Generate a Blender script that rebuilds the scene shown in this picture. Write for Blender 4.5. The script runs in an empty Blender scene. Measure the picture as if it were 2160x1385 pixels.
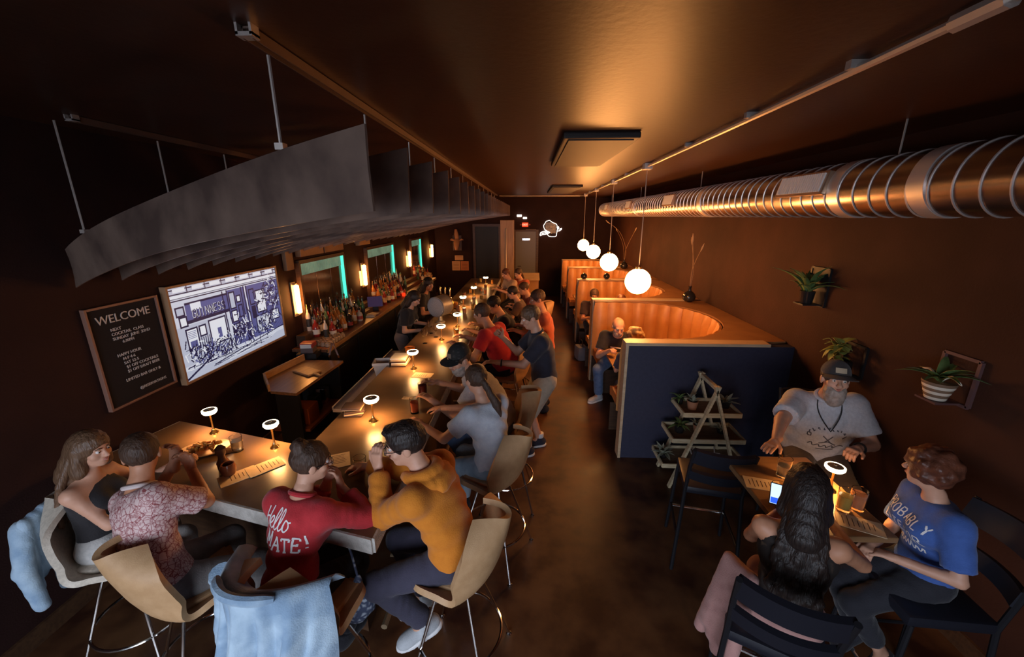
import bpy, bmesh, math, random
import numpy as np
from mathutils import Vector, Matrix
from mathutils.bvhtree import BVHTree

random.seed(7)
PI = math.pi
scene = bpy.context.scene
COL = scene.collection

# ------------------------------------------------------------------ camera, world, exposure
cam_data = bpy.data.cameras.new('camera')
cam_data.lens = 14.1667
cam_data.sensor_width = 36.0
cam_data.sensor_fit = 'HORIZONTAL'
cam_data.clip_start = 0.05
cam = bpy.data.objects.new('camera', cam_data)
COL.objects.link(cam)
cam.location = (0, 0, 2.63)
cam.rotation_euler = (math.radians(90 - 15.58), 0, math.radians(2.273))
scene.camera = cam

world = bpy.data.worlds.new('evening_sky')
scene.world = world
world.use_nodes = True
wn = world.node_tree.nodes
wn['Background'].inputs[0].default_value = (0.76, 0.84, 1.0, 1)
wn['Background'].inputs[1].default_value = 10.5

vs = scene.view_settings
vs.view_transform = 'Standard'
vs.look = 'None'
vs.exposure = 0.0
vs.gamma = 1.0
vs.use_curve_mapping = False

# daylight enters only through the shop window in the front wall: a portal guides the sampling
pd = bpy.data.lights.new('window_portal', 'AREA')
pd.shape = 'RECTANGLE'; pd.size = 3.5; pd.size_y = 2.05
try:
    pd.cycles.is_portal = True
except Exception:
    pass
po = bpy.data.objects.new('window_portal', pd)
COL.objects.link(po)
po.location = (-1.15, -2.16, 1.525)
po.rotation_euler = (math.radians(90), 0, 0)

# ------------------------------------------------------------------ helpers
MATS = {}

def rgba(c):
    return (c[0], c[1], c[2], 1.0)

def pm(name, col, rough=0.6, metal=0.0, col2=None, nscale=8.0, ndetail=3.0, stretch=(1, 1, 1), bump=0.0, bscale=60.0,
       emit=None, estr=0.0, trans=0.0, ior=1.45, sheen=0.0, coat=0.0, spec=0.5, lo=0.35, hi=0.65, rough2=None):
    """Principled material with optional two-colour noise and noise bump."""
    if name in MATS:
        return MATS[name]
    m = bpy.data.materials.new(name)
    m.use_nodes = True
    nt = m.node_tree
    b = nt.nodes['Principled BSDF']
    b.inputs['Base Color'].default_value = rgba(col)
    b.inputs['Roughness'].default_value = rough
    b.inputs['Metallic'].default_value = metal
    b.inputs['IOR'].default_value = ior
    b.inputs['Transmission Weight'].default_value = trans
    b.inputs['Sheen Weight'].default_value = sheen
    b.inputs['Coat Weight'].default_value = coat
    b.inputs['Specular IOR Level'].default_value = spec
    if emit is not None:
        b.inputs['Emission Color'].default_value = rgba(emit)
        b.inputs['Emission Strength'].default_value = estr
    if col2 is not None or bump > 0:
        tc = nt.nodes.new('ShaderNodeTexCoord')
        mp = nt.nodes.new('ShaderNodeMapping')
        mp.inputs['Scale'].default_value = stretch
        nt.links.new(tc.outputs['Object'], mp.inputs['Vector'])
    if col2 is not None:
        n = nt.nodes.new('ShaderNodeTexNoise')
        n.inputs['Scale'].default_value = nscale
        n.inputs['Detail'].default_value = ndetail
        nt.links.new(mp.outputs[0], n.inputs['Vector'])
        r = nt.nodes.new('ShaderNodeValToRGB')
        r.color_ramp.elements[0].position = lo
        r.color_ramp.elements[1].position = hi
        r.color_ramp.elements[0].color = rgba(col)
        r.color_ramp.elements[1].color = rgba(col2)
        nt.links.new(n.outputs[0], r.inputs[0])
        nt.links.new(r.outputs[0], b.inputs['Base Color'])
        if rough2 is not None:
            mr = nt.nodes.new('ShaderNodeMapRange')
            mr.inputs[1].default_value = lo; mr.inputs[2].default_value = hi
            mr.inputs[3].default_value = rough; mr.inputs[4].default_value = rough2
            nt.links.new(n.outputs[0], mr.inputs[0])
            nt.links.new(mr.outputs[0], b.inputs['Roughness'])
    if bump > 0:
        n2 = nt.nodes.new('ShaderNodeTexNoise')
        n2.inputs['Scale'].default_value = bscale
        n2.inputs['Detail'].default_value = 3
        nt.links.new(mp.outputs[0], n2.inputs['Vector'])
        bp = nt.nodes.new('ShaderNodeBump')
        bp.inputs['Strength'].default_value = bump
        bp.inputs['Distance'].default_value = 0.01
        nt.links.new(n2.outputs[0], bp.inputs['Height'])
        nt.links.new(bp.outputs[0], b.inputs['Normal'])
    MATS[name] = m
    return m

def rotz(a):
    return Matrix.Rotation(a, 3, 'Z')

class MB:
    """Collects shapes for ONE mesh object."""
    def __init__(s):
        s.v = []; s.f = []
    def add(s, vs_, fs):
        o = len(s.v)
        s.v += [tuple(v) for v in vs_]
        s.f += [tuple(i + o for i in f) for f in fs]
        return s
    def box(s, c, size, rot=None, bev=0.0):
        hx, hy, hz = size[0] / 2, size[1] / 2, size[2] / 2
        c = Vector(c)
        R = rot if rot is not None else Matrix.Identity(3)
        if bev <= 0:
            vs_ = [Vector((x, y, z)) for z in (-hz, hz) for y in (-hy, hy) for x in (-hx, hx)]
            fs = [(0, 2, 3, 1), (4, 5, 7, 6), (0, 1, 5, 4), (2, 6, 7, 3), (0, 4, 6, 2), (1, 3, 7, 5)]
            return s.add([c + R @ v for v in vs_], fs)
        bm = bmesh.new()
        bmesh.ops.create_cube(bm, size=1.0)
        for v in bm.verts:
            v.co = Vector((v.co.x * size[0], v.co.y * size[1], v.co.z * size[2]))
        bmesh.ops.bevel(bm, geom=list(bm.edges), offset=min(bev, min(size) * 0.45), segments=2, affect='EDGES', profile=0.6)
        bm.verts.index_update()
        vs_ = [c + R @ v.co for v in bm.verts]
        fs = [[v.index for v in f.verts] for f in bm.faces]
        bm.free()
        return s.add(vs_, fs)
    def bx(s, x0, x1, y0, y1, z0, z1, bev=0.0):
        return s.box(((x0 + x1) / 2, (y0 + y1) / 2, (z0 + z1) / 2), (x1 - x0, y1 - y0, z1 - z0), None, bev)
    def tube(s, pts, r, n=8, closed=False, caps=True):
        pts = [Vector(p) for p in pts]
        m = len(pts)
        rs = r if isinstance(r, (list, tuple)) else [r] * m
        vs_ = []
        prev = None
        for i, p in enumerate(pts):
            if closed:
                t = pts[(i + 1) % m] - pts[i - 1]
            else:
                t = pts[min(i + 1, m - 1)] - pts[max(i - 1, 0)]
            if t.length < 1e-9:
                t = Vector((0, 0, 1))
            t.normalize()
            if prev is None:
                a = Vector((0, 0, 1)) if abs(t.z) < 0.9 else Vector((1, 0, 0))
            else:
                a = prev
            u_ = (a - t * a.dot(t))
            if u_.length < 1e-6:
                u_ = t.orthogonal()
            u_.normalize(); prev = u_
            w_ = t.cross(u_)
            for k in range(n):
                an = 2 * PI * k / n
                vs_.append(p + (u_ * math.cos(an) + w_ * math.sin(an)) * rs[i])
        fs = []
        mm = m if closed else m - 1
        for i in range(mm):
            j = (i + 1) % m
            for k in range(n):
                l = (k + 1) % n
                fs.append((i * n + k, i * n + l, j * n + l, j * n + k))
        if caps and not closed:
            fs.append(tuple(range(n - 1, -1, -1)))
            fs.append(tuple((m - 1) * n + k for k in range(n)))
        return s.add(vs_, fs)
    def lathe(s, prof, c=(0, 0, 0), n=20, caps=True):
        c = Vector(c)
        vs_ = []
        for r, z in prof:
            for k in range(n):
                a = 2 * PI * k / n
                vs_.append(c + Vector((r * math.cos(a), r * math.sin(a), z)))
        fs = []
        m = len(prof)
        for i in range(m - 1):
            for k in range(n):
                l = (k + 1) % n
                fs.append((i * n + k, i * n + l, (i + 1) * n + l, (i + 1) * n + k))
        if caps:
            if prof[0][0] > 1e-4: fs.append(tuple(range(n - 1, -1, -1)))
            if prof[-1][0] > 1e-4: fs.append(tuple((m - 1) * n + k for k in range(n)))
        return s.add(vs_, fs)
    def grid(s, fn, nu, nv):
        vs_ = [fn(i / (nu - 1), j / (nv - 1)) for j in range(nv) for i in range(nu)]
        fs = [(j * nu + i, j * nu + i + 1, (j + 1) * nu + i + 1, (j + 1) * nu + i) for j in range(nv - 1) for i in range(nu - 1)]
        return s.add(vs_, fs)
    def shell(s, fn, nu, nv, th):
        """Thick sheet from a grid function, thickness th along the normals."""
        vs_ = [Vector(fn(i / (nu - 1), j / (nv - 1))) for j in range(nv) for i in range(nu)]
        ns = []
        for j in range(nv):
            for i in range(nu):
                a = vs_[j * nu + min(i + 1, nu - 1)] - vs_[j * nu + max(i - 1, 0)]
                b = vs_[min(j + 1, nv - 1) * nu + i] - vs_[max(j - 1, 0) * nu + i]
                n = a.cross(b)
                if n.length < 1e-9: n = Vector((0, 0, 1))
                ns.append(n.normalized())
        N = nu * nv
        al = vs_ + [v - n * th for v, n in zip(vs_, ns)]
        fs = []
        for j in range(nv - 1):
            for i in range(nu - 1):
                a, b, c, d = j * nu + i, j * nu + i + 1, (j + 1) * nu + i + 1, (j + 1) * nu + i
                fs.append((a, b, c, d)); fs.append((N + d, N + c, N + b, N + a))
        rim = [i for i in range(nu)] + [j * nu + nu - 1 for j in range(1, nv)] + [(nv - 1) * nu + i for i in range(nu - 2, -1, -1)] + [j * nu for j in range(nv - 2, 0, -1)]
        for k in range(len(rim)):
            a, b = rim[k], rim[(k + 1) % len(rim)]
            fs.append((b, a, N + a, N + b))
        return s.add(al, fs)
    def prism(s, poly, z0, z1):
        n = len(poly)
        vs_ = [(p[0], p[1], z0) for p in poly] + [(p[0], p[1], z1) for p in poly]
        fs = [tuple(range(n - 1, -1, -1)), tuple(range(n, 2 * n))] + [(i, (i + 1) % n, n + (i + 1) % n, n + i) for i in range(n)]
        return s.add(vs_, fs)
    def mesh(s, name, smooth=False, angle=40):
        me = bpy.data.meshes.new(name)
        me.from_pydata(s.v, [], s.f)
        me.validate()
        me.update()
        if smooth:
            me.polygons.foreach_set('use_smooth', [True] * len(me.polygons))
            try:
                me.set_sharp_from_angle(angle=math.radians(angle))
            except Exception:
                pass
        return me

def obj(name, mb, mat, parent=None, smooth=False, loc=None, angle=40):
    me = mb.mesh(name, smooth, angle) if isinstance(mb, MB) else mb
    o = bpy.data.objects.new(name, me)
    COL.objects.link(o)
    if mat is not None and not me.materials:
        me.materials.append(mat)
    if parent is not None:
        o.parent = parent
    if loc is not None:
        o.location = loc
    return o

def tag(o, label=None, cat=None, group=None, kind=None):
    if label: o['label'] = label
    if cat: o['category'] = cat
    if group: o['group'] = group
    if kind: o['kind'] = kind
    return o

def thing(name, label, cat, loc=(0, 0, 0), rz=0.0, group=None):
    o = bpy.data.objects.new(name, None)
    o.empty_display_size = 0.1
    COL.objects.link(o)
    o.location = loc
    o.rotation_euler = (0, 0, rz)
    return tag(o, label, cat, group)

def copy_tree(o, parent=None):
    c = o.copy()
    COL.objects.link(c)
    c.parent = parent
    for ch in list(o.children):
        copy_tree(ch, c)
    return c

def place(proto, used, loc, rz, label, group=None, scale=None):
    """First call moves the prototype itself, later calls copy it."""
    o = proto if not used else copy_tree(proto)
    used.append(1)
    o.location = loc
    o.rotation_euler = (0, 0, rz)
    if scale: o.scale = scale
    tag(o, label, None, group)
    return o

def struct(name, mb, mat, smooth=False, parent=None):
    o = obj(name, mb, mat, parent, smooth)
    if parent is None: o['kind'] = 'structure'
    return o

def text_mesh(body, size, extrude=0.001, align='LEFT', spacing=1.0):
    cu = bpy.data.curves.new('lettering', 'FONT')
    cu.body = body; cu.size = size; cu.extrude = extrude
    cu.align_x = align; cu.space_character = spacing
    cu.resolution_u = 3
    o = bpy.data.objects.new('lettering', cu)
    COL.objects.link(o)
    dg = bpy.context.evaluated_depsgraph_get()
    me = bpy.data.meshes.new_from_object(o.evaluated_get(dg))
    bpy.data.objects.remove(o)
    bpy.data.curves.remove(cu)
    return me

ORD = ['first', 'second', 'third', 'fourth', 'fifth', 'sixth', 'seventh', 'eighth', 'ninth', 'tenth', 'eleventh', 'twelfth', 'thirteenth', 'fourteenth', 'fifteenth', 'sixteenth', 'seventeenth', 'eighteenth', 'nineteenth', 'twentieth', 'twenty-first', 'twenty-second', 'twenty-third', 'twenty-fourth']

def catmull(pts, n=6):
    out = []
    P = [np.array(p, float) for p in pts]
    m = len(P)
    for i in range(m - 1):
        p0 = P[max(i - 1, 0)]; p1 = P[i]; p2 = P[i + 1]; p3 = P[min(i + 2, m - 1)]
        for k in range(n):
            t = k / n
            out.append(0.5 * (2 * p1 + (p2 - p0) * t + (2 * p0 - 5 * p1 + 4 * p2 - p3) * t * t + (3 * p1 - p0 - 3 * p2 + p3) * t ** 3))
    out.append(P[-1])
    return out

# ------------------------------------------------------------------ materials
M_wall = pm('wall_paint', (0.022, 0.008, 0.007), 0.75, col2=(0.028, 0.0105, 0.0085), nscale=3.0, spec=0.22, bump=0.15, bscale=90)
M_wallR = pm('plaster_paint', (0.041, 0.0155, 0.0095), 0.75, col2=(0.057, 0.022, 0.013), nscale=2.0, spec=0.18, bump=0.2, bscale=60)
M_ceil = pm('ceiling_paint', (0.052, 0.021, 0.0125), 0.40, col2=(0.060, 0.025, 0.015), nscale=1.5, spec=0.20, bump=0.1, bscale=30)
M_floor = pm('stained_concrete', (0.036, 0.013, 0.008), 0.36, col2=(0.125, 0.055, 0.022), spec=0.4, nscale=3.4, ndetail=6, bump=0.08, bscale=14, rough2=0.5)
M_woodD = pm('dark_wood', (0.055, 0.026, 0.014), 0.45, col2=(0.085, 0.042, 0.020), nscale=6, stretch=(1, 8, 8))
M_wood = pm('oak_wood', (0.30, 0.155, 0.065), 0.42, col2=(0.42, 0.23, 0.10), nscale=5, stretch=(8, 1, 8))
M_woodL = pm('pale_wood_trim', (0.50, 0.34, 0.20), 0.45, col2=(0.60, 0.42, 0.26), nscale=6, stretch=(1, 6, 6))
M_woodOld = pm('weathered_wood', (0.50, 0.40, 0.24), 0.7, col2=(0.62, 0.52, 0.34), nscale=12, stretch=(1, 1, 5))
M_bartop = pm('sealed_bar_top', (0.105, 0.064, 0.036), 0.30, col2=(0.140, 0.088, 0.052), nscale=5, ndetail=6, bump=0.05, bscale=20)
M_baredge_lit = pm('window_lit_concrete_edge', (0.42, 0.39, 0.35), 0.75, col2=(0.55, 0.52, 0.47), nscale=25, bump=0.5, bscale=120)  # same concrete as the top, coloured paler to imitate window light
M_black = pm('black_paint', (0.012, 0.011, 0.012), 0.5)
M_navy = pm('navy_panel', (0.026, 0.026, 0.050), 0.6, col2=(0.032, 0.031, 0.058), nscale=30)
M_steel = pm('blackened_steel', (0.33, 0.225, 0.175), 0.38, 0.35, col2=(0.13, 0.085, 0.07), nscale=3.2, ndetail=5, bump=0.18, bscale=3.0, rough2=0.5)
M_galv = pm('galvanised_duct', (0.38, 0.30, 0.27), 0.27, 1.0, col2=(0.36, 0.29, 0.26), nscale=9)
M_galvB = pm('galvanised_rib', (0.85, 0.80, 0.78), 0.35, 0.7)
M_chrome = pm('chrome', (0.80, 0.78, 0.76), 0.12, 1.0)
M_conduit = pm('painted_conduit', (0.62, 0.55, 0.50), 0.4, 0.6)
M_brass = pm('brass', (0.85, 0.58, 0.24), 0.22, 1.0)
M_brassD = pm('dark_brass', (0.42, 0.31, 0.19), 0.5, 0.6)
M_tan = pm('tan_vinyl', (0.48, 0.285, 0.14), 0.5, col2=(0.54, 0.33, 0.17), nscale=20, bump=0.15, bscale=180)
M_cream = pm('cream_vinyl', (0.62, 0.55, 0.45), 0.55, col2=(0.50, 0.44, 0.36), nscale=60, bump=0.15, bscale=150)
M_leather = pm('orange_leather', (0.50, 0.215, 0.070), 0.42, col2=(0.56, 0.255, 0.085), nscale=9, bump=0.12, bscale=120)
M_vinylB = pm('black_vinyl', (0.014, 0.015, 0.022), 0.36, spec=0.4)
M_metB = pm('black_metal', (0.02, 0.02, 0.024), 0.35, 0.3)
M_paper = pm('kraft_paper', (0.62, 0.46, 0.28), 0.75, col2=(0.68, 0.52, 0.33), nscale=20)
M_white = pm('white_plastic', (0.75, 0.72, 0.68), 0.45)
M_ink = pm('ink', (0.10, 0.05, 0.03), 0.8)
M_glass = pm('clear_glass', (0.95, 0.93, 0.90), 0.02, trans=1.0, ior=1.35)
M_lampwhite = pm('lamp_diffuser', (0.9, 0.85, 0.75), 0.5, emit=(1.0, 0.78, 0.46), estr=11.0)
M_red = pm('red_plastic', (0.55, 0.03, 0.02), 0.4)
M_letter = pm('letterboard_letters', (0.60, 0.56, 0.54), 0.5)
M_traybed = pm('tray_plank', (0.16, 0.10, 0.055), 0.7, col2=(0.22, 0.14, 0.08), nscale=8, stretch=(1, 6, 6))
M_felt = pm('black_felt', (0.010, 0.008, 0.010), 0.9)
M_greenA = pm('deep_green_leaf', (0.085, 0.16, 0.045), 0.45, col2=(0.16, 0.24, 0.08), nscale=20)
M_greenB = pm('yellow_green_leaf', (0.36, 0.38, 0.09), 0.5, col2=(0.22, 0.28, 0.07), nscale=15)
M_sage = pm('grey_green_leaf', (0.22, 0.24, 0.17), 0.6, col2=(0.32, 0.33, 0.25), nscale=18)
M_dried = pm('dried_stem', (0.28, 0.16, 0.085), 0.7)
M_terra = pm('clay_pot', (0.38, 0.17, 0.09), 0.7)
M_potB = pm('glazed_black_pot', (0.02, 0.018, 0.018), 0.15)
# ------------------------------------------------------------------ the room
WX0, WX1, YF, YB, CH = -3.1, 2.75, -2.2, 13.6, 3.2
struct('floor', MB().bx(WX0 - .2, WX1 + .2, YF - .2, YB + .2, -0.1, 0.0), M_floor)
struct('ceiling', MB().bx(WX0 - .2, WX1 + .2, YF - .2, YB + .2, CH, CH + .1), M_ceil)
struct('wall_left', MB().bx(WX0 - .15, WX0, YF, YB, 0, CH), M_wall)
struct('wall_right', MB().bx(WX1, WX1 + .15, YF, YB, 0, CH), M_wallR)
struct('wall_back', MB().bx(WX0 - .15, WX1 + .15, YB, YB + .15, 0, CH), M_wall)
# front wall behind the camera, with a big shop window
wf = MB()
WZ0, WZ1, WXa, WXb = 0.5, 2.55, -2.9, 0.6
wf.bx(WX0, WX1, YF - .15, YF, 0, WZ0).bx(WX0, WX1, YF - .15, YF, WZ1, CH)
wf.bx(WX0, WXa, YF - .15, YF, WZ0, WZ1).bx(WXb, WX1, YF - .15, YF, WZ0, WZ1)
struct('wall_front', wf, M_wall)
fr = MB()
for x in (WXa, (WXa * 2 + WXb) / 3, (WXa + WXb * 2) / 3, WXb):
    fr.box((x, YF - .07, (WZ0 + WZ1) / 2), (.06, .1, WZ1 - WZ0))
for z in (WZ0, WZ1):
    fr.box(((WXa + WXb) / 2, YF - .07, z), (WXb - WXa + .06, .1, .06))
win = struct('window_1', fr, M_black)
gm = bpy.data.materials.new('window_glass'); gm.use_nodes = True
nt = gm.node_tree; nt.nodes.clear()
o_ = nt.nodes.new('ShaderNodeOutputMaterial'); mx = nt.nodes.new('ShaderNodeMixShader')
tr = nt.nodes.new('ShaderNodeBsdfTransparent'); gl = nt.nodes.new('ShaderNodeBsdfGlossy')
gl.inputs['Roughness'].default_value = 0.02
mx.inputs[0].default_value = 0.06
nt.links.new(tr.outputs[0], mx.inputs[1]); nt.links.new(gl.outputs[0], mx.inputs[2]); nt.links.new(mx.outputs[0], o_.inputs[0])
for k in range(3):
    xa = WXa + (WXb - WXa) * k / 3 + .03; xb = WXa + (WXb - WXa) * (k + 1) / 3 - .03
    obj('pane', MB().bx(xa, xb, YF - .08, YF - .07, WZ0 + .03, WZ1 - .03), gm, win)
struct('trim_1', MB().bx(WX0 - 3, WX1 + 3, YF - 9, YF - .2, -0.12, -0.02), pm('pavement', (.06, .06, .065), .8))
# skirting boards
struct('baseboard_right', MB().bx(WX1 - .02, WX1, YF, YB, 0, .12), M_woodD)
struct('baseboard_left', MB().bx(WX0, WX0 + .02, YF, YB, 0, .12), M_woodD)

# back door with its small vision panel
door = struct('door_1', MB().bx(-.42, .25, YB - .05, YB, 0, 2.14), pm('grey_door_paint', (.17, .17, .19), .45))
obj('door_frame', MB().bx(-.50, -.42, YB - .07, YB, 0, 2.2).bx(.25, .33, YB - .07, YB, 0, 2.2).bx(-.42, .25, YB - .07, YB, 2.14, 2.2), M_woodD, door)
obj('push_plate', MB().bx(-.2, .05, YB - .075, YB - .05, 1.86, 1.93, .004), M_chrome, door)
obj('handle', MB().tube([(-.34, YB - .05, 1.02), (-.34, YB - .1, 1.02), (-.24, YB - .1, 1.02)], .012), M_chrome, door)

# wood post at the end of the bar, with a pipe
post = struct('trim_2', MB().bx(-.78, -.40, 11.45, 11.62, 0, 2.52, .008), pm('amber_post', (.30, .17, .07), .45, col2=(.40, .24, .11), nscale=4, stretch=(6, 6, .6)))
obj('pipe', MB().tube([(-.62, 11.41, .3), (-.62, 11.41, 2.25), (-.62, 11.45, 2.3)], .014), M_conduit, post, True)
# dark passage next to the post: jambs and lintel proud of the back wall
pas = struct('door_2', MB().bx(-1.75, -.98, YB - .03, YB, 0, 2.3), M_black)
obj('door_frame', MB().bx(-1.83, -1.75, YB - .08, YB, 0, 2.38).bx(-.98, -.9, YB - .08, YB, 0, 2.38).bx(-1.75, -.98, YB - .08, YB, 2.3, 2.38), M_woodD, pas)

# ------------------------------------------------------------------ ceiling equipment
def ceiling_unit(x0, x1, y0, y1, z0, label):
    t = thing('ceiling_unit', label, 'ceiling unit', ((x0 + x1) / 2, (y0 + y1) / 2, CH), 0, 'flat dark units on the ceiling')
    w, d, h = x1 - x0, y1 - y0, CH - z0
    obj('housing', MB().box((0, 0, -h / 2), (w, d, h), None, .012), pm('unit_black', (.022, .016, .015), .55), t)
    g = MB()
    g.box((0, 0, -h - .004), (w - .08, d - .08, .008))
    obj('face_panel', g, pm('unit_face', (.05, .035, .03), .6), t)
ceiling_unit(.24, .78, 3.1, 4.75, 3.155, 'large flat dark box fixed to the ceiling nearest the camera')
ceiling_unit(.44, 1.02, 8.1, 10.2, 3.155, 'smaller looking flat dark box on the ceiling farther back')

# thin conduit on the ceiling that feeds the globe lamps
cx = lambda y: 1.20 + .026 * y
co = thing('ceiling_conduit', 'thin pale conduit running along the ceiling above the booths', 'conduit', (0, 0, 0))
cp = [(cx(y), y, 3.17) for y in (-.4, 2, 5, 8, 11, 11.6)]
obj('pipe', MB().tube(cp + [(1.4, 11.75, 3.17), (.2, 11.75, 3.17), (-.82, 11.75, 3.17)], .016), M_conduit, co, True)
PEND = [4.9, 7.0, 9.1, 11.2]
for y in PEND:
    obj('junction_box', MB().box((cx(y), y, 3.165), (.09, .11, .07), None, .01), M_white, co)
for y in (1.8, 2.6, 3.6, 6, 8.2, 10.2):
    obj('clip', MB().box((cx(y), y, 3.185), (.07, .03, .03)), M_conduit, co)
obj('coupling', MB().tube([(cx(1.27), 1.27, 3.17), (cx(1.42), 1.42, 3.17)], .026), M_conduit, co, True)

M_globe = pm('lit_opal_glass', (.9, .85, .75), .4, emit=(1.0, .40, .11), estr=85.0)
gnames = ['nearest globe pendant lamp, biggest of the row, hanging before the tan booths',
          'second globe pendant lamp from the camera above the booths',
          'third globe pendant lamp from the camera above the booths',
          'farthest and smallest globe pendant lamp of the row']
for y, n in zip(PEND, gnames):
    t = thing('globe_pendant', n, 'pendant lamp', (cx(y), y, 1.87), 0, 'globe pendant lamps in a row')
    bm = bmesh.new(); bmesh.ops.create_uvsphere(bm, u_segments=32, v_segments=20, radius=.152)
    me = bpy.data.meshes.new('globe'); bm.to_mesh(me); bm.free()
    me.polygons.foreach_set('use_smooth', [True] * len(me.polygons))
    obj('globe', me, M_globe, t)
    obj('cap', MB().lathe([(.035, .145), (.035, .175), (.012, .185), (.008, .2)], n=16), M_brass, t, True)
    obj('cord', MB().tube([(0, 0, .19), (0, 0, 1.27)], .0055, 6), pm('pale_cord', (.55, .45, .38), .6), t)

# spiral duct
D0, D1, DX, DZ, DR = -1.2, 12.7, 2.30, 2.81, .185
du = thing('spiral_duct', 'long round galvanised spiral air duct under the ceiling by the right wall', 'duct', (DX, D0, DZ))
m = MB()
def ring(y, r, n=40):
    return [(r * math.cos(2 * PI * k / n), y - D0, r * math.sin(2 * PI * k / n)) for k in range(n)]
def ductseg(mb, ys, rs, n=40, cap=True):
    vs_ = []; fs = []
    for y, r in zip(ys, rs): vs_ += ring(y, r, n)
    for i in range(len(ys) - 1):
        for k in range(n):
            l = (k + 1) % n
            fs.append((i * n + k, (i + 1) * n + k, (i + 1) * n + l, i * n + l))
    if cap:
        fs.append(tuple(range(n))); fs.append(tuple((len(ys) - 1) * n + k for k in range(n - 1, -1, -1)))
    return mb.add(vs_, fs)
ductseg(m, [D0, D1], [DR, DR])
obj('duct_shell', m, M_galv, du, True)
y = D0 + .1; k = 0
while y < D1 - .1:
    mm = MB()
    pts = [(DR * 1.008 * math.cos(a), y - D0 + .0 + .13 * a / (2 * PI), DR * 1.008 * math.sin(a)) for a in [2 * PI * i / 40 for i in range(41)]]
    mm.tube(pts, 0.0058, 6)
    obj('seam_rib', mm, M_galvB, du, True)
    y += .13; k += 1
for yc in (2.42, 3.05, 5.35, 8.6):
    mm = MB()
    ductseg(mm, [yc - .05, yc - .05, yc + .05, yc + .05], [DR * .99, DR * 1.045, DR * 1.045, DR * .99], cap=False)
    obj('coupling_band', mm, M_galvB, du, True)
for yg, wd in ((3.38, .56), (6.45, .45), (9.0, .4), (11.5, .35)):
    a = math.radians(180 - 14)
    R = Matrix.Rotation(-(math.radians(90 - 14 - 90)), 3, 'Y')
    c = Vector((math.cos(a) * (DR + .012), yg - D0, math.sin(a) * (DR + .012)))
    g = obj('air_grille', MB().box(c, (.035, wd, .165), R, .006), pm('grille_frame', (.50, .33, .22), .35, .7), du)
    nb = int(wd / .026)
    for i in range(nb):
        yy = -wd / 2 + .035 + i * (wd - .07) / max(nb - 1, 1)
        obj('blade', MB().box(c + R @ Vector((-.022, yy, 0)), (.014, .012, .13), R), pm('grille_blade', (.85, .85, .85), .4, .0), g)
for yh in (2.8, 5.8, 8.8, 11.8):
    obj('hanger_rod', MB().tube([(0, yh - D0, DR), (0, yh - D0, CH - DZ)], .006, 6), M_conduit, du)
obj('end_cap', MB().add(ring(D1 + .01, DR * 1.03) + ring(D1 + .05, DR * 1.03), [tuple((k, (k + 1) % 40, 40 + (k + 1) % 40, 40 + k)) for k in range(40)] + [tuple(range(39, -1, -1)), tuple(range(40, 80))]), M_galvB, du)

# ------------------------------------------------------------------ steel baffles hanging over the bar
tracks = []
tr1 = thing('ceiling_track', 'long metal strut channel on the ceiling above the customers side of the bar', 'track')
tr2 = thing('ceiling_track', 'metal strut channel on the ceiling above the back bar, farther left', 'track')
M_track = pm('strut_metal', (.20, .13, .10), .5, .6)
for t, x, y0 in ((tr1, -.88, 1.42), (tr2, -2.68, 2.5)):
    t.location = (x, y0, CH)
    m = MB()
    L = 11.7 - y0
    m.box((0, L / 2, -.006), (.034, L, .006)); m.box((-.015, L / 2, -.020), (.005, L, .034)); m.box((.015, L / 2, -.020), (.005, L, .034))
    obj('channel', m, M_track, t)
    obj('end_bracket', MB().box((0, .0, -.03), (.052, .04, .012)).box((-.022, .0, -.016), (.008, .04, .032)).box((.022, .0, -.016), (.008, .04, .032)), M_conduit, t)
SK = -.49
NB = 24
SP = .43
for i in range(NB):
    fade = i / (NB - 1)
    sk = SK * (1 - .85 * min(1, i / 9.0))
    xr, xl = -.50, -3.06
    yr = 1.33 + i * SP * 1.0 if i < 3 else 1.33 + i * SP
    yof = lambda x: yr + (xr - x) * (-sk)
    zt = lambda x: 2.40 + (2.90 - 2.40) * ((x + 3.1) / 2.6) ** .82 + .035 * math.sin(PI * (x + 3.1) / 2.6)
    lab = 'hanging dark steel ceiling baffle over the bar, nearest one, its whole face in view' if i == 0 else 'dark steel ceiling baffle over the bar, %s from the camera' % ORD[i]
    t = thing('ceiling_baffle', lab, 'baffle', ((xr + xl) / 2, yof((xr + xl) / 2), zt(-1.8)), 0, 'steel baffles over the bar')
    ox, oy, oz = t.location
    m = MB()
    h = .255
    def fn(u, v, m=m):
        x = xl + (xr - xl) * u
        return (x - ox, yof(x) - oy + .012 * math.sin(u * 9 + v * 3 + i), zt(x) - h * (1 - v) - oz)
    m.shell(fn, 26, 5, .008)
    obj('steel_sheet', m, M_steel, t, True)
    if i % 2 == 0:
        for x in (-.88, -2.68):
            yy = yof(x)
            rod = obj('hanger_rod', MB().tube([(x - ox, yy - oy, zt(x) - .01 - oz), (x - ox, yy - oy, CH - .05 - oz)], .006, 6), M_conduit, t)
            obj('nut', MB().box((x - ox, yy - oy, zt(x) + .012 - oz), (.03, .03, .022)), M_conduit, rod)
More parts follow.
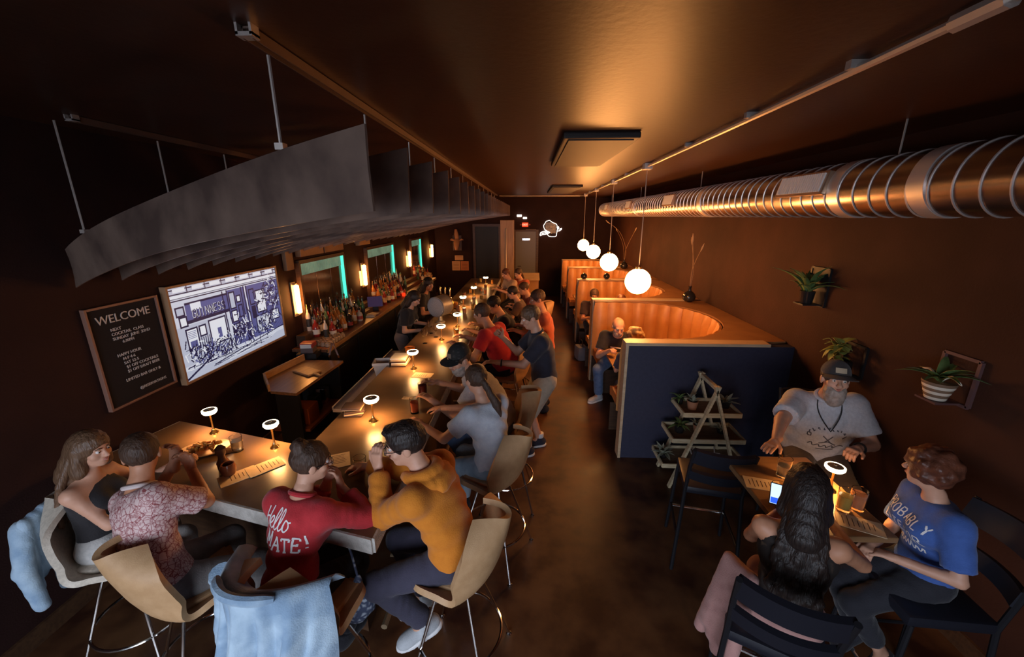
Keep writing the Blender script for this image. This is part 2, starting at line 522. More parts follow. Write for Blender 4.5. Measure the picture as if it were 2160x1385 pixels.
# ------------------------------------------------------------------ the bar
BZ, BB = 1.07, .98
C0 = Vector((-.77, 1.64)); E0 = Vector((-.9687, .247)); N0 = Vector((.247, .9687))
outerL = C0 + E0 * 2.17
BARPOLY = [(-.77, 1.64), (-.72, 10.4), (-1.47, 10.4), (-1.53, 2.444), (-2.73, 2.763), (outerL.x, outerL.y)]
bar = thing('bar_counter', 'long L-shaped bar counter with a brown top and edge coloured pale as if window-lit', 'bar counter', (-1.1, 1.64, 0))
def rel(poly, o): return [(p[0] - o.location.x, p[1] - o.location.y) for p in poly]
top = MB().prism(rel(BARPOLY, bar), BB + .006, BZ)
obj('bar_top', top, M_bartop, bar)
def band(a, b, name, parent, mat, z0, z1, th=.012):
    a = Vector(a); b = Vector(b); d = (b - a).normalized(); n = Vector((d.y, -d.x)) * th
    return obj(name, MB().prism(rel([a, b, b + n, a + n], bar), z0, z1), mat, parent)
band((outerL.x, outerL.y), (-.77, 1.64), 'edge_band', bar, M_baredge_lit, BB, BZ - .002)
band((-.77, 1.64), (-.72, 10.4), 'edge_band', bar, M_baredge_lit, BB, BZ - .002)
band((-2.73, 2.763), (outerL.x, outerL.y), 'edge_band', bar, M_baredge_lit, BB, BZ - .002)
i0 = C0 + E0 * .28 + N0 * .28
p0 = (-1.02, 1.98); pL = outerL + N0 * .27 - E0 * .05
obj('front_panel', MB().prism(rel([p0, (-1.0, 10.3), (-1.06, 10.3), (-1.08, 2.05), (pL.x, pL.y + .05), (pL.x, pL.y)], bar), 0, BB + .004), M_woodD, bar)
obj('end_panel', MB().bx(-1.45 + 1.1, -1.06 + 1.1, 10.2 - 1.64, 10.26 - 1.64, 0, BB + .004), M_woodD, bar)
rail = [(-.86, 1.86), (-.84, 10.2)]
obj('foot_rail', MB().tube([(rail[0][0] + 1.1, rail[0][1] - 1.64, .2), (rail[1][0] + 1.1, rail[1][1] - 1.64, .2)], .02), M_brassD, bar, True)
for y in np.arange(2.4, 10.2, 1.3):
    obj('rail_bracket', MB().tube([(.25, y - 1.64, .2), (.1, y - 1.64, .2)], .012, 6), M_brassD, bar, True)

# lower service ledge on the bartenders side
sv = thing('service_ledge', 'pale lower service ledge along the bartenders side of the bar', 'ledge', (-1.66, 4.2, 0))
obj('ledge_top', MB().box((0, 0, .88), (.30, 1.7, .035), None, .006), pm('ledge_mat', (.42, .33, .29), .5), sv)
obj('drip_lip', MB().box((-.145, 0, .905), (.015, 1.7, .03)), pm('lip_metal', (.5, .42, .38), .35, .6), sv)
obj('cabinet', MB().box((.0, 0, .43), (.27, 1.6, .86)), M_black, sv)

def simple(name, label, cat, mb, mat, loc, rz=0, group=None, smooth=True, angle=40):
    o = obj(name, mb, mat, None, smooth, loc, angle)
    o.rotation_euler = (0, 0, rz)
    return tag(o, label, cat, group)

# bucket, napkins, menus on the ledge and bar
t = thing('tapered_bucket', 'white square tapered bucket standing on the service ledge', 'bucket', (-1.60, 4.12, .8985), .2)
def frustum(mb, a, b, z0, z1, th=.006):
    v = [(-a, -a, z0), (a, -a, z0), (a, a, z0), (-a, a, z0), (-b, -b, z1), (b, -b, z1), (b, b, z1), (-b, b, z1)]
    c = b - th; d = a - th
    v += [(-c, -c, z1), (c, -c, z1), (c, c, z1), (-c, c, z1), (-d, -d, z0 + .01), (d, -d, z0 + .01), (d, d, z0 + .01), (-d, d, z0 + .01)]
    f = [(3, 2, 1, 0), (0, 1, 5, 4), (1, 2, 6, 5), (2, 3, 7, 6), (3, 0, 4, 7), (4, 5, 9, 8), (5, 6, 10, 9), (6, 7, 11, 10), (7, 4, 8, 11),
         (8, 9, 13, 12), (9, 10, 14, 13), (10, 11, 15, 14), (11, 8, 12, 15), (12, 13, 14, 15)]
    return mb.add(v, f)
obj('bucket_body', frustum(MB(), .055, .085, 0, .20), pm('bucket_white', (.62, .56, .52), .5), t)
obj('rim', MB().box((0, -.085, .185), (.18, .008, .03)).box((0, .085, .185), (.18, .008, .03)).box((-.085, 0, .185), (.008, .18, .03)).box((.085, 0, .185), (.008, .18, .03)), pm('bucket_rim', (.66, .60, .56), .5), t)
simple('napkin_stack', 'red paper napkins stacked on the service ledge', 'napkins', MB().box((0, 0, .012), (.12, .19, .024), None, .004).box((.01, .01, .028), (.11, .17, .008), rotz(.12)), pm('red_napkin', (.42, .025, .015), .8), (-1.60, 3.80, .8975), .15)
t = thing('menu_stack', 'stack of menus and cards by the third lamp on the bar', 'menus', (-1.38, 4.10, BZ), .1)
for k in range(6):
    obj('menu', MB().box((random.uniform(-.008, .008), 0, .008 + k * .016), (.16, .2, .013), rotz(random.uniform(-.1, .1))), [M_woodD, M_paper, M_white][k % 3], t)
simple('fruit_tub', 'orange plastic tub beside the stack of menus', 'tub', MB().lathe([(.05, 0), (.055, .08), (.06, .09), (.05, .088), (.046, .02), (0, .02)], n=18), pm('tub_orange', (.75, .22, .03), .45), (-1.37, 4.42, BZ))
t = thing('book_stack', 'stack of folded cloths and cards beside the second lamp at the bar corner', 'cloth stack', (-1.40, 2.93, BZ), .2)
for k in range(5):
    obj('folded_cloth', MB().box((random.uniform(-.01, .01), random.uniform(-.01, .01), .009 + k * .018), (.15, .12, .016), rotz(random.uniform(-.2, .2)), .006), [pm('dark_cloth', (.06, .035, .03), .8), pm('tan_cloth', (.5, .36, .22), .8)][k % 2], t)

# drum shaped tap tower
t = thing('tap_tower', 'grey drum-shaped beer tap tower on the bar before the bartender', 'tap tower', (-1.33, 5.92, BZ), math.radians(-25))
m = MB(); pts = []
def hcyl(mb, y0, y1, r, zc, n=28, x=0):
    a = [(x + r * math.cos(2 * PI * k / n), y0, zc + r * math.sin(2 * PI * k / n)) for k in range(n)]
    b = [(p[0], y1, p[2]) for p in a]
    return mb.add(a + b, [(k, (k + 1) % n, n + (k + 1) % n, n + k) for k in range(n)] + [tuple(range(n - 1, -1, -1)), tuple(range(n, 2 * n))])
M_tap = pm('brushed_grey', (.36, .34, .33), .45, .6, col2=(.30, .28, .27), nscale=40)
obj('drum', hcyl(MB(), -.10, .12, .155, .25), M_tap, t, True)
obj('face_disc', hcyl(MB(), -.112, -.1005, .14, .25), pm('perforated_disc', (.40, .39, .39), .55, col2=(.28, .27, .27), nscale=90), t, True)
obj('rim', hcyl(MB(), .12, .135, .165, .25), M_brass, t, True)
obj('pedestal', MB().lathe([(.07, 0), (.07, .012), (.03, .03), (.03, .12)], n=16), M_tap, t, True)
for k, x in enumerate((-.09, 0, .09)):
    h = obj('tap_handle', MB().lathe([(.008, 0), (.014, .06), (.012, .13), (.006, .14)], (x, .15, .38), n=10), M_brass, t, True)
    obj('spout', MB().tube([(x, .135, .36), (x, .19, .35), (x, .2, .29)], .009), M_chrome, h, True)

# ------------------------------------------------------------------ mushroom lamps
def lamp_proto():
    t = thing('mushroom_lamp', '', 'table lamp')
    obj('foot', MB().lathe([(.046, 0), (.048, .004), (.045, .010), (.022, .022), (.012, .045), (.009, .08), (.009, .13), (.013, .16), (.02, .175)], n=24), M_brass, t, True)
    h = obj('head', MB().lathe([(.02, .172), (.060, .176), (.068, .184), (.068, .190)], n=28), M_lampwhite, t, True)
    obj('ring', MB().lathe([(.068, .186), (.0735, .190), (.0735, .206), (.068, .2095), (.058, .2095), (.058, .206)], n=28, caps=False), M_lampwhite, h, True)
    obj('cap', MB().lathe([(.060, .202), (.058, .209), (.040, .212), (.012, .214), (.010, .219), (0, .220)], n=24), M_brassD, t, True)
    ld = bpy.data.lights.new('lamp_glow', 'AREA'); ld.shape = 'DISK'; ld.size = .11
    ld.energy = 5.0; ld.color = (1.0, .44, .12)
    lo = bpy.data.objects.new('lamp_glow', ld); COL.objects.link(lo); lo.parent = t; lo.location = (0, 0, .168)
    return t
lp = lamp_proto(); lu = []
LG = 'mushroom lamps along the bar'
for (x, y), l in zip([(-2.33, 2.60), (-1.76, 2.43), (-1.21, 2.83), (-1.20, 3.96), (-1.12, 5.0), (-1.02, 5.65), (-1.14, 6.95), (-1.08, 7.95), (-.98, 9.3)],
                     ['brass mushroom lamp behind the snack plate at the left end of the bar',
                      'brass mushroom lamp behind the woman in the red sweater',
                      'brass mushroom lamp at the inner corner of the bar',
                      'brass mushroom lamp beside the stack of menus and the bucket',
                      'brass mushroom lamp next to the head of the man in the camouflage cap',
                      'brass mushroom lamp between the tap tower and the man in red',
                      'brass mushroom lamp past the head of the man in red', 'brass mushroom lamp among glasses on the far bar',
                      'farthest brass mushroom lamp at the end of the bar']):
    place(lp, lu, (x, y, BZ), random.uniform(0, 6), l, LG, (.66, .66, .92) if x < -1.5 else (.78, .78, .95))

# ------------------------------------------------------------------ glassware
def tumbler(name, label, cat, loc, r, h, liquid=None, fill=.7, group=None, garnish=None):
    t = thing(name, label, cat, loc, 0, group)
    w = .003
    obj('glass', MB().lathe([(r * .88, 0), (r, h), (r - w, h), (r * .88 - w, .012), (0, .012)], n=20), M_glass, t, True)
    if liquid is not None:
        obj('drink', MB().lathe([(r * .88 - w * 1.3, .0135), (r - w * 1.6, h * fill), (0, h * fill)], n=18), liquid, t, True)
    if garnish is not None:
        obj('garnish', MB().box((r * .3, 0, h * fill + .006), (.03, .03, .03), rotz(.5), .008), garnish, t)
    return t
L_red = pm('red_drink', (.50, .07, .02), .1); L_amb = pm('amber_drink', (.60, .26, .05), .1); L_wat = pm('ice_water', (.55, .52, .46), .15, trans=.6)
L_pink = pm('pink_drink', (.62, .24, .12), .12); L_yel = pm('yellow_drink', (.62, .42, .10), .12)
tumbler('water_glass', 'clear water glass beside the snack plate on the bar', 'glass', (-1.99, 2.38, BZ), .038, .11, L_wat)
tumbler('cocktail_glass', 'short cocktail with a red cherry before the woman in red', 'cocktail', (-1.06, 2.205, BZ), .04, .085, L_amb, .3, None, pm('cherry', (.6, .05, .01), .3))
tumbler('cocktail_glass', 'tall red iced drink standing right of the second lamp', 'cocktail', (-.92, 2.98, BZ), .038, .13, L_red, .75)
tumbler('cocktail_glass', 'short dark red drink before the ponytailed woman', 'cocktail', (-.95, 3.36, BZ), .042, .10, pm('dark_red_drink', (.18, .015, .012), .1), .8)
tumbler('cocktail_glass', 'amber cocktail in front of the man in the red shirt', 'cocktail', (-.96, 5.2, BZ), .038, .11, L_amb, .8)
for k, (x, y) in enumerate([(-1.28, 6.4), (-1.05, 6.5), (-1.18, 6.62), (-.95, 6.8), (-1.22, 7.3), (-1.0, 7.35), (-.9, 7.7), (-1.25, 7.75), (-.88, 8.2), (-1.2, 8.3), (-1.0, 8.5), (-1.15, 8.8), (-.95, 8.95), (-1.2, 9.1), (-.85, 9.5), (-1.15, 9.7)]):
    tumbler('tumbler', 'small lamp-lit glass at the far end of the bar, %s from the camera' % ORD[k], 'glass', (x, y, BZ), .036, random.choice([.1, .13, .15]), random.choice([L_amb, L_wat, L_yel, L_pink]), .7, 'glasses at the far end of the bar')
tumbler('jar', 'orange filled jar by the fifth lamp on the far bar', 'jar', (-1.27, 6.85, BZ), .06, .13, pm('orange_fill', (.7, .25, .03), .3), .9)

# wine glasses near the middle of the bar
def stem_glass(label, loc, group):
    t = thing('stem_glass', label, 'glass', loc, 0, group)
    obj('bowl', MB().lathe([(.004, .08), (.03, .1), (.038, .14), (.034, .19), (.032, .19), (.035, .14), (.027, .103), (0, .09)], n=16), M_glass, t, True)
    obj('stem', MB().lathe([(.032, 0), (.03, .004), (.005, .01), (.004, .08)], n=14), M_glass, t, True)
for p in [(-1.30, 4.85), (-1.22, 5.12), (-1.33, 5.3)]:
    stem_glass('clear stemmed glass on the bar near the bartender, %s from the camera' % ORD[[4.85, 5.12, 5.3].index(p[1])], (p[0], p[1], BZ), 'stemmed glasses near the bartender')

# plate of snacks
t = thing('snack_plate', 'oval plate of golden snacks at the left end of the bar', 'plate', (-2.20, 2.36, BZ), .25)
m = MB(); n = 28
prof = [(.62, 0), (.66, .006), (1.0, .028), (.97, .030), (.64, .012), (0, .010)]
vs_ = []; fs = []
for r, z in prof:
    for k in range(n):
        a = 2 * PI * k / n; vs_.append((r * .155 * math.cos(a), r * .115 * math.sin(a), z))
for i in range(len(prof) - 1):
    for k in range(n):
        l = (k + 1) % n; fs.append((i * n + k, i * n + l, (i + 1) * n + l, (i + 1) * n + k))
fs.append(tuple(range(n - 1, -1, -1)))
obj('dish', m.add(vs_, fs), pm('stoneware', (.55, .38, .22), .35), t, True)
for k in range(34):
    a = random.uniform(0, 2 * PI); r = math.sqrt(random.random()) * .8
    R = Matrix.Rotation(random.uniform(0, 6), 3, Vector((random.random(), random.random(), 1)).normalized())
    obj('snack_piece', MB().box((r * .125 * math.cos(a), r * .09 * math.sin(a), .022 + .03 * (1 - r) + random.uniform(0, .01)), (.035, .022, .016), R, .006), [pm('fried_gold', (.62, .32, .07), .5), pm('fried_brown', (.45, .17, .04), .5)][k % 2], t)
simple('pepper_mill', 'small dark round shaker standing before the snack plate', 'shaker', MB().lathe([(.03, 0), (.034, .02), (.036, .05), (.022, .08), (.02, .1), (.03, .12), (.03, .15), (.012, .17), (0, .172)], n=20), pm('shaker_dark', (.10, .04, .02), .2), (-1.93, 2.17, BZ))
simple('candle_jar', 'small round brown glass candle beside the dark shaker', 'candle', MB().lathe([(.032, 0), (.042, .02), (.044, .05), (.036, .075), (.03, .075), (.03, .02), (0, .02)], n=20), pm('brown_glass', (.22, .07, .03), .12), (-1.86, 2.12, BZ))

# paper menus on the bar
def menu_sheet(label, loc, rz, w=.13, d=.2, lines=6, name='paper_menu', title=True):
    t = thing(name, label, 'menu', loc, rz)
    obj('sheet', MB().box((0, 0, .0012), (w, d, .0024)), M_paper, t)
    for k in range(lines):
        L = w * random.uniform(.4, .75)
        obj('print_line', MB().box((0, d * .36 - k * d * .11, .0028), (L, d * .018, .0006)), M_ink, t)
    return t
menu_sheet('cream paper menu lying nearest the bar edge left of the woman in red', (-1.79, 2.10, BZ), -.75)
menu_sheet('cream paper menu overlapping the nearer menu on the bar', (-1.68, 2.20, BZ + .0026), -.72)
menu_sheet('printed cream menu between the woman in red and the man in the hoodie', (-1.24, 2.29, BZ), .45, .14, .17)
menu_sheet('cream menu behind the head of the woman in red', (-1.50, 2.36, BZ), -.3, .12, .18)
menu_sheet('kraft card leaning flat beside the snack plate', (-2.06, 2.42, BZ), .5, .11, .16, 3)
menu_sheet('bright cream menu lying in front of the lamp by the menus stack', (-1.06, 3.78, BZ), 1.45, .13, .2)
menu_sheet('small printed card beside the tall red drink', (-1.06, 3.25, BZ), 1.5, .05, .09, 2)

# ------------------------------------------------------------------ TV and letter board on the left wall
tv = thing('television', 'large wall television showing a blue and white pub drawing', 'television', (WX0, 4.0, 1.61))
M_tvf = pm('tv_wood_frame', (.38, .22, .12), .4)
TW, TH = 1.50, .845
obj('back_box', MB().bx(.002, .045, -TW / 2, TW / 2, -TH / 2, TH / 2), M_black, tv)
for nm, a in (('frame_side', (-TW / 2 - .022, -TW / 2, -TH / 2 - .022, TH / 2 + .022)), ('frame_side', (TW / 2, TW / 2 + .022, -TH / 2 - .022, TH / 2 + .022)),
              ('frame_side', (-TW / 2, TW / 2, TH / 2, TH / 2 + .022)), ('frame_side', (-TW / 2, TW / 2, -TH / 2 - .022, -TH / 2))):
    obj(nm, MB().bx(.002, .058, a[0], a[1], a[2], a[3], .003), M_tvf, tv)

GLY = {  # stroke letters in a 0..1 box (x to .7)
 'G': [[(.65, .8), (.45, 1), (.2, 1), (0, .75), (0, .25), (.2, 0), (.5, 0), (.68, .2), (.68, .48), (.4, .48)]],
 'U': [[(0, 1), (0, .25), (.2, 0), (.48, 0), (.68, .25), (.68, 1)]], 'I': [[(.34, 0), (.34, 1)]],
 'N': [[(0, 0), (0, 1), (.68, 0), (.68, 1)]], 'E': [[(.65, 1), (0, 1), (0, 0), (.65, 0)], [(0, .52), (.5, .52)]],
 'S': [[(.65, .82), (.45, 1), (.2, 1), (.02, .8), (.1, .58), (.55, .44), (.68, .22), (.48, 0), (.2, 0), (0, .18)]],
 'M': [[(0, 0), (.04, 1), (.36, .25), (.68, 1), (.72, 0)]], 'A': [[(0, 0), (.36, 1), (.72, 0)], [(.14, .36), (.58, .36)]],
 'T': [[(0, 1), (.7, 1)], [(.35, 1), (.35, 0)]], '!': [[(.3, 1), (.32, .3)], [(.32, .06), (.32, .0)]]}
# picture on the screen: a line drawing of a pub front, rasterised into colours per cell
PW, PH = 300, 168
rng = np.random.default_rng(5)
img = np.ones((PH, PW, 3)) * np.array([.66, .69, .80])
INK = np.array([.012, .012, .055]); WHT = np.array([.84, .86, .93]); MID = np.array([.10, .11, .30]); LGT = np.array([.52, .55, .68])
def rect(x0, y0, x1, y1, c):
    img[max(0, int(y0)):int(y1), max(0, int(x0)):int(x1)] = c
def line(x0, y0, x1, y1, c=INK, w=1):
    n = int(max(abs(x1 - x0), abs(y1 - y0)) * 1.5) + 2
    for t_ in np.linspace(0, 1, n):
        x = int(x0 + (x1 - x0) * t_); y = int(y0 + (y1 - y0) * t_)
        img[max(0, y - w // 2):y + (w + 1) // 2, max(0, x - w // 2):x + (w + 1) // 2] = c
def orect(x0, y0, x1, y1, fill, w=3):
    rect(x0, y0, x1, y1, INK); rect(x0 + w, y0 + w, x1 - w, y1 - w, fill)
def text(s_, x, y, w, h, c, lw=2, slope=0.0):
    for i, ch in enumerate(s_):
        for st in GLY.get(ch, []):
            for a, b in zip(st[:-1], st[1:]):
                ax = x + (i + a[0]) * w; bx_ = x + (i + b[0]) * w
                line(ax, y + h * (1 - a[1]) + slope * (ax - x), bx_, y + h * (1 - b[1]) + slope * (bx_ - x), c, lw)
rect(0, 0, PW, 12, LGT)
for yy in (5, 13, 20, 24): line(0, yy, PW, yy - 1, INK, 2)
rect(0, 14, PW, 19, WHT)
for xx in range(10, PW, 42): rect(xx, 2, xx + 26, 9, WHT); line(xx + 30, 0, xx + 30, 12, INK, 2)
rect(28, 30, 132, 68, MID); rect(28, 30, 132, 34, INK); rect(28, 62, 132, 68, INK)
rect(40, 33, 64, 46, WHT)
text('GUINNESS', 42, 46, 10.5, 15, INK, 3, -.02); text('GUINNESS', 41, 45, 10.5, 15, WHT, 1, -.02)
rect(0, 70, 124, 142, LGT); rect(134, 26, PW, 142, MID)
for (a, b, c, d, f) in [(6, 34, 26, 52, LGT), (10, 52, 28, 72, WHT), (18, 76, 46, 118, WHT), (48, 76, 66, 98, WHT), (72, 72, 118, 122, WHT), (136, 30, 154, 66, LGT), (136, 68, 154, 94, WHT), (156, 40, 170, 56, WHT), (158, 60, 172, 88, MID), (136, 96, 156, 124, LGT),
                        (196, 34, 214, 70, MID), (216, 40, 250, 92, WHT), (206, 96, 252, 136, LGT), (256, 94, 292, 120, WHT), (198, 72, 212, 100, INK)]:
    orect(a, b, c, d, f)
rect(92, 92, 102, 112, MID); rect(24, 100, 40, 112, MID)
for k in range(5): line(22, 82 + k * 3, 40, 82 + k * 3, MID, 1)
for x in (120, 132, 174, 182, 190): line(x, 26, x + 2, 140, INK, 3)
line(186, 26, 190, 140, WHT, 3)
for x in range(50, 72, 5): line(x, 100, x + 1, 140, INK, 2)
for k in range(900):     # scribbled crowd, foliage and shop goods
    cxp, cyp = random.choice([(30, 132), (90, 134), (110, 130), (150, 120), (165, 110), (225, 118), (275, 60), (270, 40), (285, 75), (235, 60), (60, 128), (180, 130), (262, 110), (240, 132)])
    x = cxp + rng.normal(0, 11); y = cyp + rng.normal(0, 11)
    line(x, y, x + rng.normal(0, 6), y + rng.normal(0, 7), [INK, WHT, INK, MID, INK][k % 5], 1 + (k % 3 != 0))
rect(0, 150, PW, PH, LGT)
for k in range(18): line(rng.uniform(0, 250), 146 + rng.uniform(0, 18), rng.uniform(40, 300), 148 + rng.uniform(0, 14), [INK, WHT][k % 2], 1)
line(0, 166, 70, 140, INK, 3); line(70, 160, 300, 140, INK, 2); line(210, 140, 210, 160, INK, 2)
for x in range(256, 296, 6): line(x, 122, x + 8, 140, INK, 1)
me = bpy.data.meshes.new('screen')
ys_ = np.linspace(-TW / 2, TW / 2, PW + 1); zs_ = np.linspace(TH / 2, -TH / 2, PH + 1)
YY, ZZ = np.meshgrid(ys_, zs_)
vv = np.stack([np.full(YY.size, .047), YY.ravel(), ZZ.ravel()], 1)
ii, jj = np.meshgrid(np.arange(PW), np.arange(PH))
b_ = (jj * (PW + 1) + ii).ravel()
ff = np.stack([b_, b_ + PW + 1, b_ + PW + 2, b_ + 1], 1)
def np_mesh(me, v, f):
    me.vertices.add(len(v)); me.vertices.foreach_set('co', np.asarray(v, np.float32).ravel())
    k = f.shape[1]
    me.loops.add(f.size); me.loops.foreach_set('vertex_index', f.ravel().astype(np.int32))
    me.polygons.add(len(f)); me.polygons.foreach_set('loop_start', np.arange(0, f.size, k, dtype=np.int32))
    me.update(calc_edges=True)
np_mesh(me, vv, ff)
ca = me.color_attributes.new('picture', 'FLOAT_COLOR', 'CORNER')
cc = np.concatenate([img.reshape(-1, 3), np.ones((PW * PH, 1))], 1)
ca.data.foreach_set('color', np.repeat(cc, 4, axis=0).astype(np.float32).ravel())
sm = bpy.data.materials.new('lit_screen'); sm.use_nodes = True
nt = sm.node_tree; b = nt.nodes['Principled BSDF']
at_ = nt.nodes.new('ShaderNodeVertexColor'); at_.layer_name = 'picture'
nt.links.new(at_.outputs[0], b.inputs['Emission Color']); b.inputs['Emission Strength'].default_value = .80
b.inputs['Base Color'].default_value = (.01, .01, .012, 1); b.inputs['Roughness'].default_value = .3
obj('screen', me, sm, tv)

lb = thing('letter_board', 'black framed letter board reading WELCOME beside the television', 'letter board', (WX0, 2.88, 1.615))
LW, LH = .54, .74
obj('felt_panel', MB().bx(.002, .018, -LW / 2, LW / 2, -LH / 2, LH / 2), M_felt, lb)
M_lbf = pm('reddish_frame', (.24, .12, .085), .4)
for a in ((-LW / 2 - .018, -LW / 2, -LH / 2 - .018, LH / 2 + .018), (LW / 2, LW / 2 + .018, -LH / 2 - .018, LH / 2 + .018), (-LW / 2, LW / 2, LH / 2, LH / 2 + .018), (-LW / 2, LW / 2, -LH / 2 - .018, -LH / 2)):
    obj('frame_side', MB().bx(.002, .035, a[0], a[1], a[2], a[3], .003), M_lbf, lb)
for s_, y, z, sz in [('WELCOME', -.22, .255, .088), ('NEXT', -.135, .19, .031), ('COCKTAIL  CLASS', -.135, .155, .031), ('SUNDAY  JUNE  22ND', -.135, .12, .031), ('6:30PM', -.07, .085, .031),
                     ('HAPPY HOUR', -.135, -.01, .031), ('M-F 4-6', -.10, -.045, .031), ('SAT 12-5', -.10, -.08, .031), ('$1 OFF COCKTAILS', -.09, -.115, .031), ('$1 OFF DRAFT BEER', -.09, -.15, .031),
                     ('LIMITED BAR ONLY &', -.12, -.215, .031), ('@RESERVATIONS', -.03, -.315, .030)]:
    me = text_mesh(s_, sz, .002)
    me.transform(Matrix(((0, 0, 1, .021), (1, 0, 0, y), (0, 1, 0, z), (0, 0, 0, 1))))
    obj('lettering', me, M_letter, lb)

# ------------------------------------------------------------------ back bar
bb = thing('back_bar_counter', 'long dark back bar counter with a warm wooden edge under the mirrors', 'counter', (-2.845, 8.1, 0))
obj('counter_top', MB().box((0, 0, .93), (.48, 6.4, .04), None, .004), pm('counter_wood', (.16, .06, .028), .35, col2=(.22, .085, .04), nscale=5, stretch=(6, 1, 6)), bb)
obj('edge_strip', MB().box((.235, 0, .93), (.02, 6.4, .055)), M_wood, bb)
obj('cabinet_front', MB().box((.0, 0, .455), (.44, 6.3, .91)), M_black, bb)
for k in range(7):
    obj('door_panel', MB().box((.225, -2.7 + k * .9, .45), (.02, .86, .8), None, .004), pm('cabinet_black', (.018, .014, .013), .4), bb)
obj('bottle_step', MB().box((-.10, 0, .985), (.24, 6.2, .07)), M_woodD, bb)
obj('bottle_step', MB().box((-.16, 0, 1.06), (.12, 6.2, .08)), M_woodD, bb)

# panels with green light strips
M_teal = pm('teal_led', (.1, .6, .5), .4, emit=(.06, .80, .58), estr=1.3)
M_mirror = pm('smoked_mirror', (.30, .19, .13), .12, .85, col2=(.22, .13, .09), nscale=3, stretch=(1, 14, 1), bump=.05, bscale=30)
M_reed_lit = pm('led_lit_reeded_glass', (.36, .52, .45), .25, emit=(.18, .66, .50), estr=.17, col2=(.20, .18, .12), nscale=2.5)  # pale green and weak emission imitate LED light falling on the flutes
for (y0, y1, lab) in ((5.30, 6.60, 'nearest smoked mirror panel edged with teal light behind the bottles'), (7.62, 9.15, 'middle smoked mirror panel edged with teal light behind the bottles'), (10.6, 11.55, 'farthest smoked mirror panel edged with teal light')):
    t = thing('mirror_panel', lab, 'mirror', (WX0, (y0 + y1) / 2, 1.0), 0, 'smoked mirror panels of the back bar')
    w = (y1 - y0)
    for k in range(3):
        obj('mirror_pane', MB().box((.014, -w / 2 + w * (k + .5) / 3, .52), (.02, w / 3 - .012, 1.0), None, .003), M_mirror, t)
    m = MB()
    for k in range(30):
        yy = -w / 2 + .03 + k * (w - .12) / 29
        m.box((.032, yy, .93), (.014, (w - .12) / 29 * .72, .15))
    obj('reeded_band', m, M_reed_lit, t)
    obj('light_strip', MB().box((.04, w / 2 - .035, .62), (.03, .055, .80)), M_teal, t)
    obj('frame_top', MB().box((.03, 0, 1.035), (.06, w + .06, .05)), M_woodD, t)
    obj('frame_side', MB().box((.03, -w / 2 - .02, .5), (.06, .04, 1.05)), M_woodD, t)
    obj('frame_side', MB().box((.03, w / 2 + .02, .5), (.06, .04, 1.05)), M_woodD, t)
t = thing('wall_cabinet', 'tan wooden panel box above the nearest mirror', 'cabinet', (WX0, 5.95, 2.1))
for k in range(2):
    obj('panel', MB().box((.045, -.34 + k * .66, .13), (.08, .62, .25), None, .006), pm('tan_panel', (.20, .10, .05), .5, col2=(.26, .14, .07), nscale=4), t)
simple('wall_cabinet', 'small tan wooden box above the wall light between the mirrors', 'cabinet', MB().box((.04, 0, .1), (.08, .5, .16), None, .006), pm('tan_panel2', (.34, .19, .09), .5), (WX0, 7.5, 2.1))
simple('wall_cabinet', 'narrow tan board above the first wall light', 'cabinet', MB().box((.03, 0, .15), (.05, .16, .34), None, .006), pm('tan_panel3', (.20, .11, .06), .5), (WX0, 5.08, 1.98))

M_sconce = pm('lit_sconce_tube', (.9, .7, .5), .4, emit=(1.0, .40, .10), estr=38.0)
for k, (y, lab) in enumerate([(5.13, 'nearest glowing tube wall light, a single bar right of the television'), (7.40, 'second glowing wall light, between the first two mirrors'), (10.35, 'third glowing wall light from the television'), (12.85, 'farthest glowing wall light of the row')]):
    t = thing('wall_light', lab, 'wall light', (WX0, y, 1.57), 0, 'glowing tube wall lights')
    obj('back_plate', MB().box((.012, 0, 0), (.02, .10, .46), None, .005), M_brassD, t)
    obj('tube', MB().lathe([(.0, -.19), (.026, -.185), (.03, -.17), (.03, .17), (.026, .185), (0, .19)], (.06, .0, 0), n=16), M_sconce, t, True)
    obj('bracket', MB().box((.035, 0, .2), (.05, .05, .02)).box((.035, 0, -.2), (.05, .05, .02)), M_brassD, t)
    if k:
        obj('tube_reflection', MB().lathe([(.0, -.15), (.018, -.145), (.018, .115), (0, .12)], (.05, -.14 * (1 + .3 * k), -.02), n=12), pm('sconce_reflection_glow', (.9, .6, .4), .4, emit=(1.0, .42, .10), estr=5.0), t, True)  # glowing bar added to imitate the tube's reflection in a glossy panel

# bottles
def bottle_proto(kind, glass, labmat, capmat):
    t = thing('liquor_bottle', '', 'bottle')
    P_ = {'tall': [(.036, 0), (.038, .01), (.038, .17), (.03, .2), (.014, .225), (.013, .29)],
          'round': [(.045, 0), (.05, .02), (.05, .12), (.035, .17), (.015, .2), (.014, .26)],
          'slim': [(.03, 0), (.031, .01), (.031, .20), (.022, .24), (.012, .26), (.011, .32)],
          'squat': [(.05, 0), (.054, .015), (.054, .1), (.04, .135), (.018, .155), (.018, .2)]}[kind]
    obj('glass_body', MB().lathe(P_, n=14), glass, t, True)
    r = P_[2][0] + .001; h = P_[2][1]
    obj('paper_label', MB().lathe([(r, h * .3), (r, h * .85)], n=14, caps=False), labmat, t, True)
    z = P_[-1][1]; rr = P_[-1][0] + .003
    obj('pourer', MB().lathe([(rr, z - .02), (rr, z + .012), (.005, z + .02), (.004, z + .05)], n=10), capmat, t, True)
    return t
gl = [pm('amber_bottle', (.38, .14, .03), .08), pm('green_bottle', (.07, .16, .06), .08), pm('pale_bottle', (.62, .54, .44), .08), pm('dark_bottle', (.03, .02, .016), .08), pm('ruby_bottle', (.25, .025, .02), .08)]
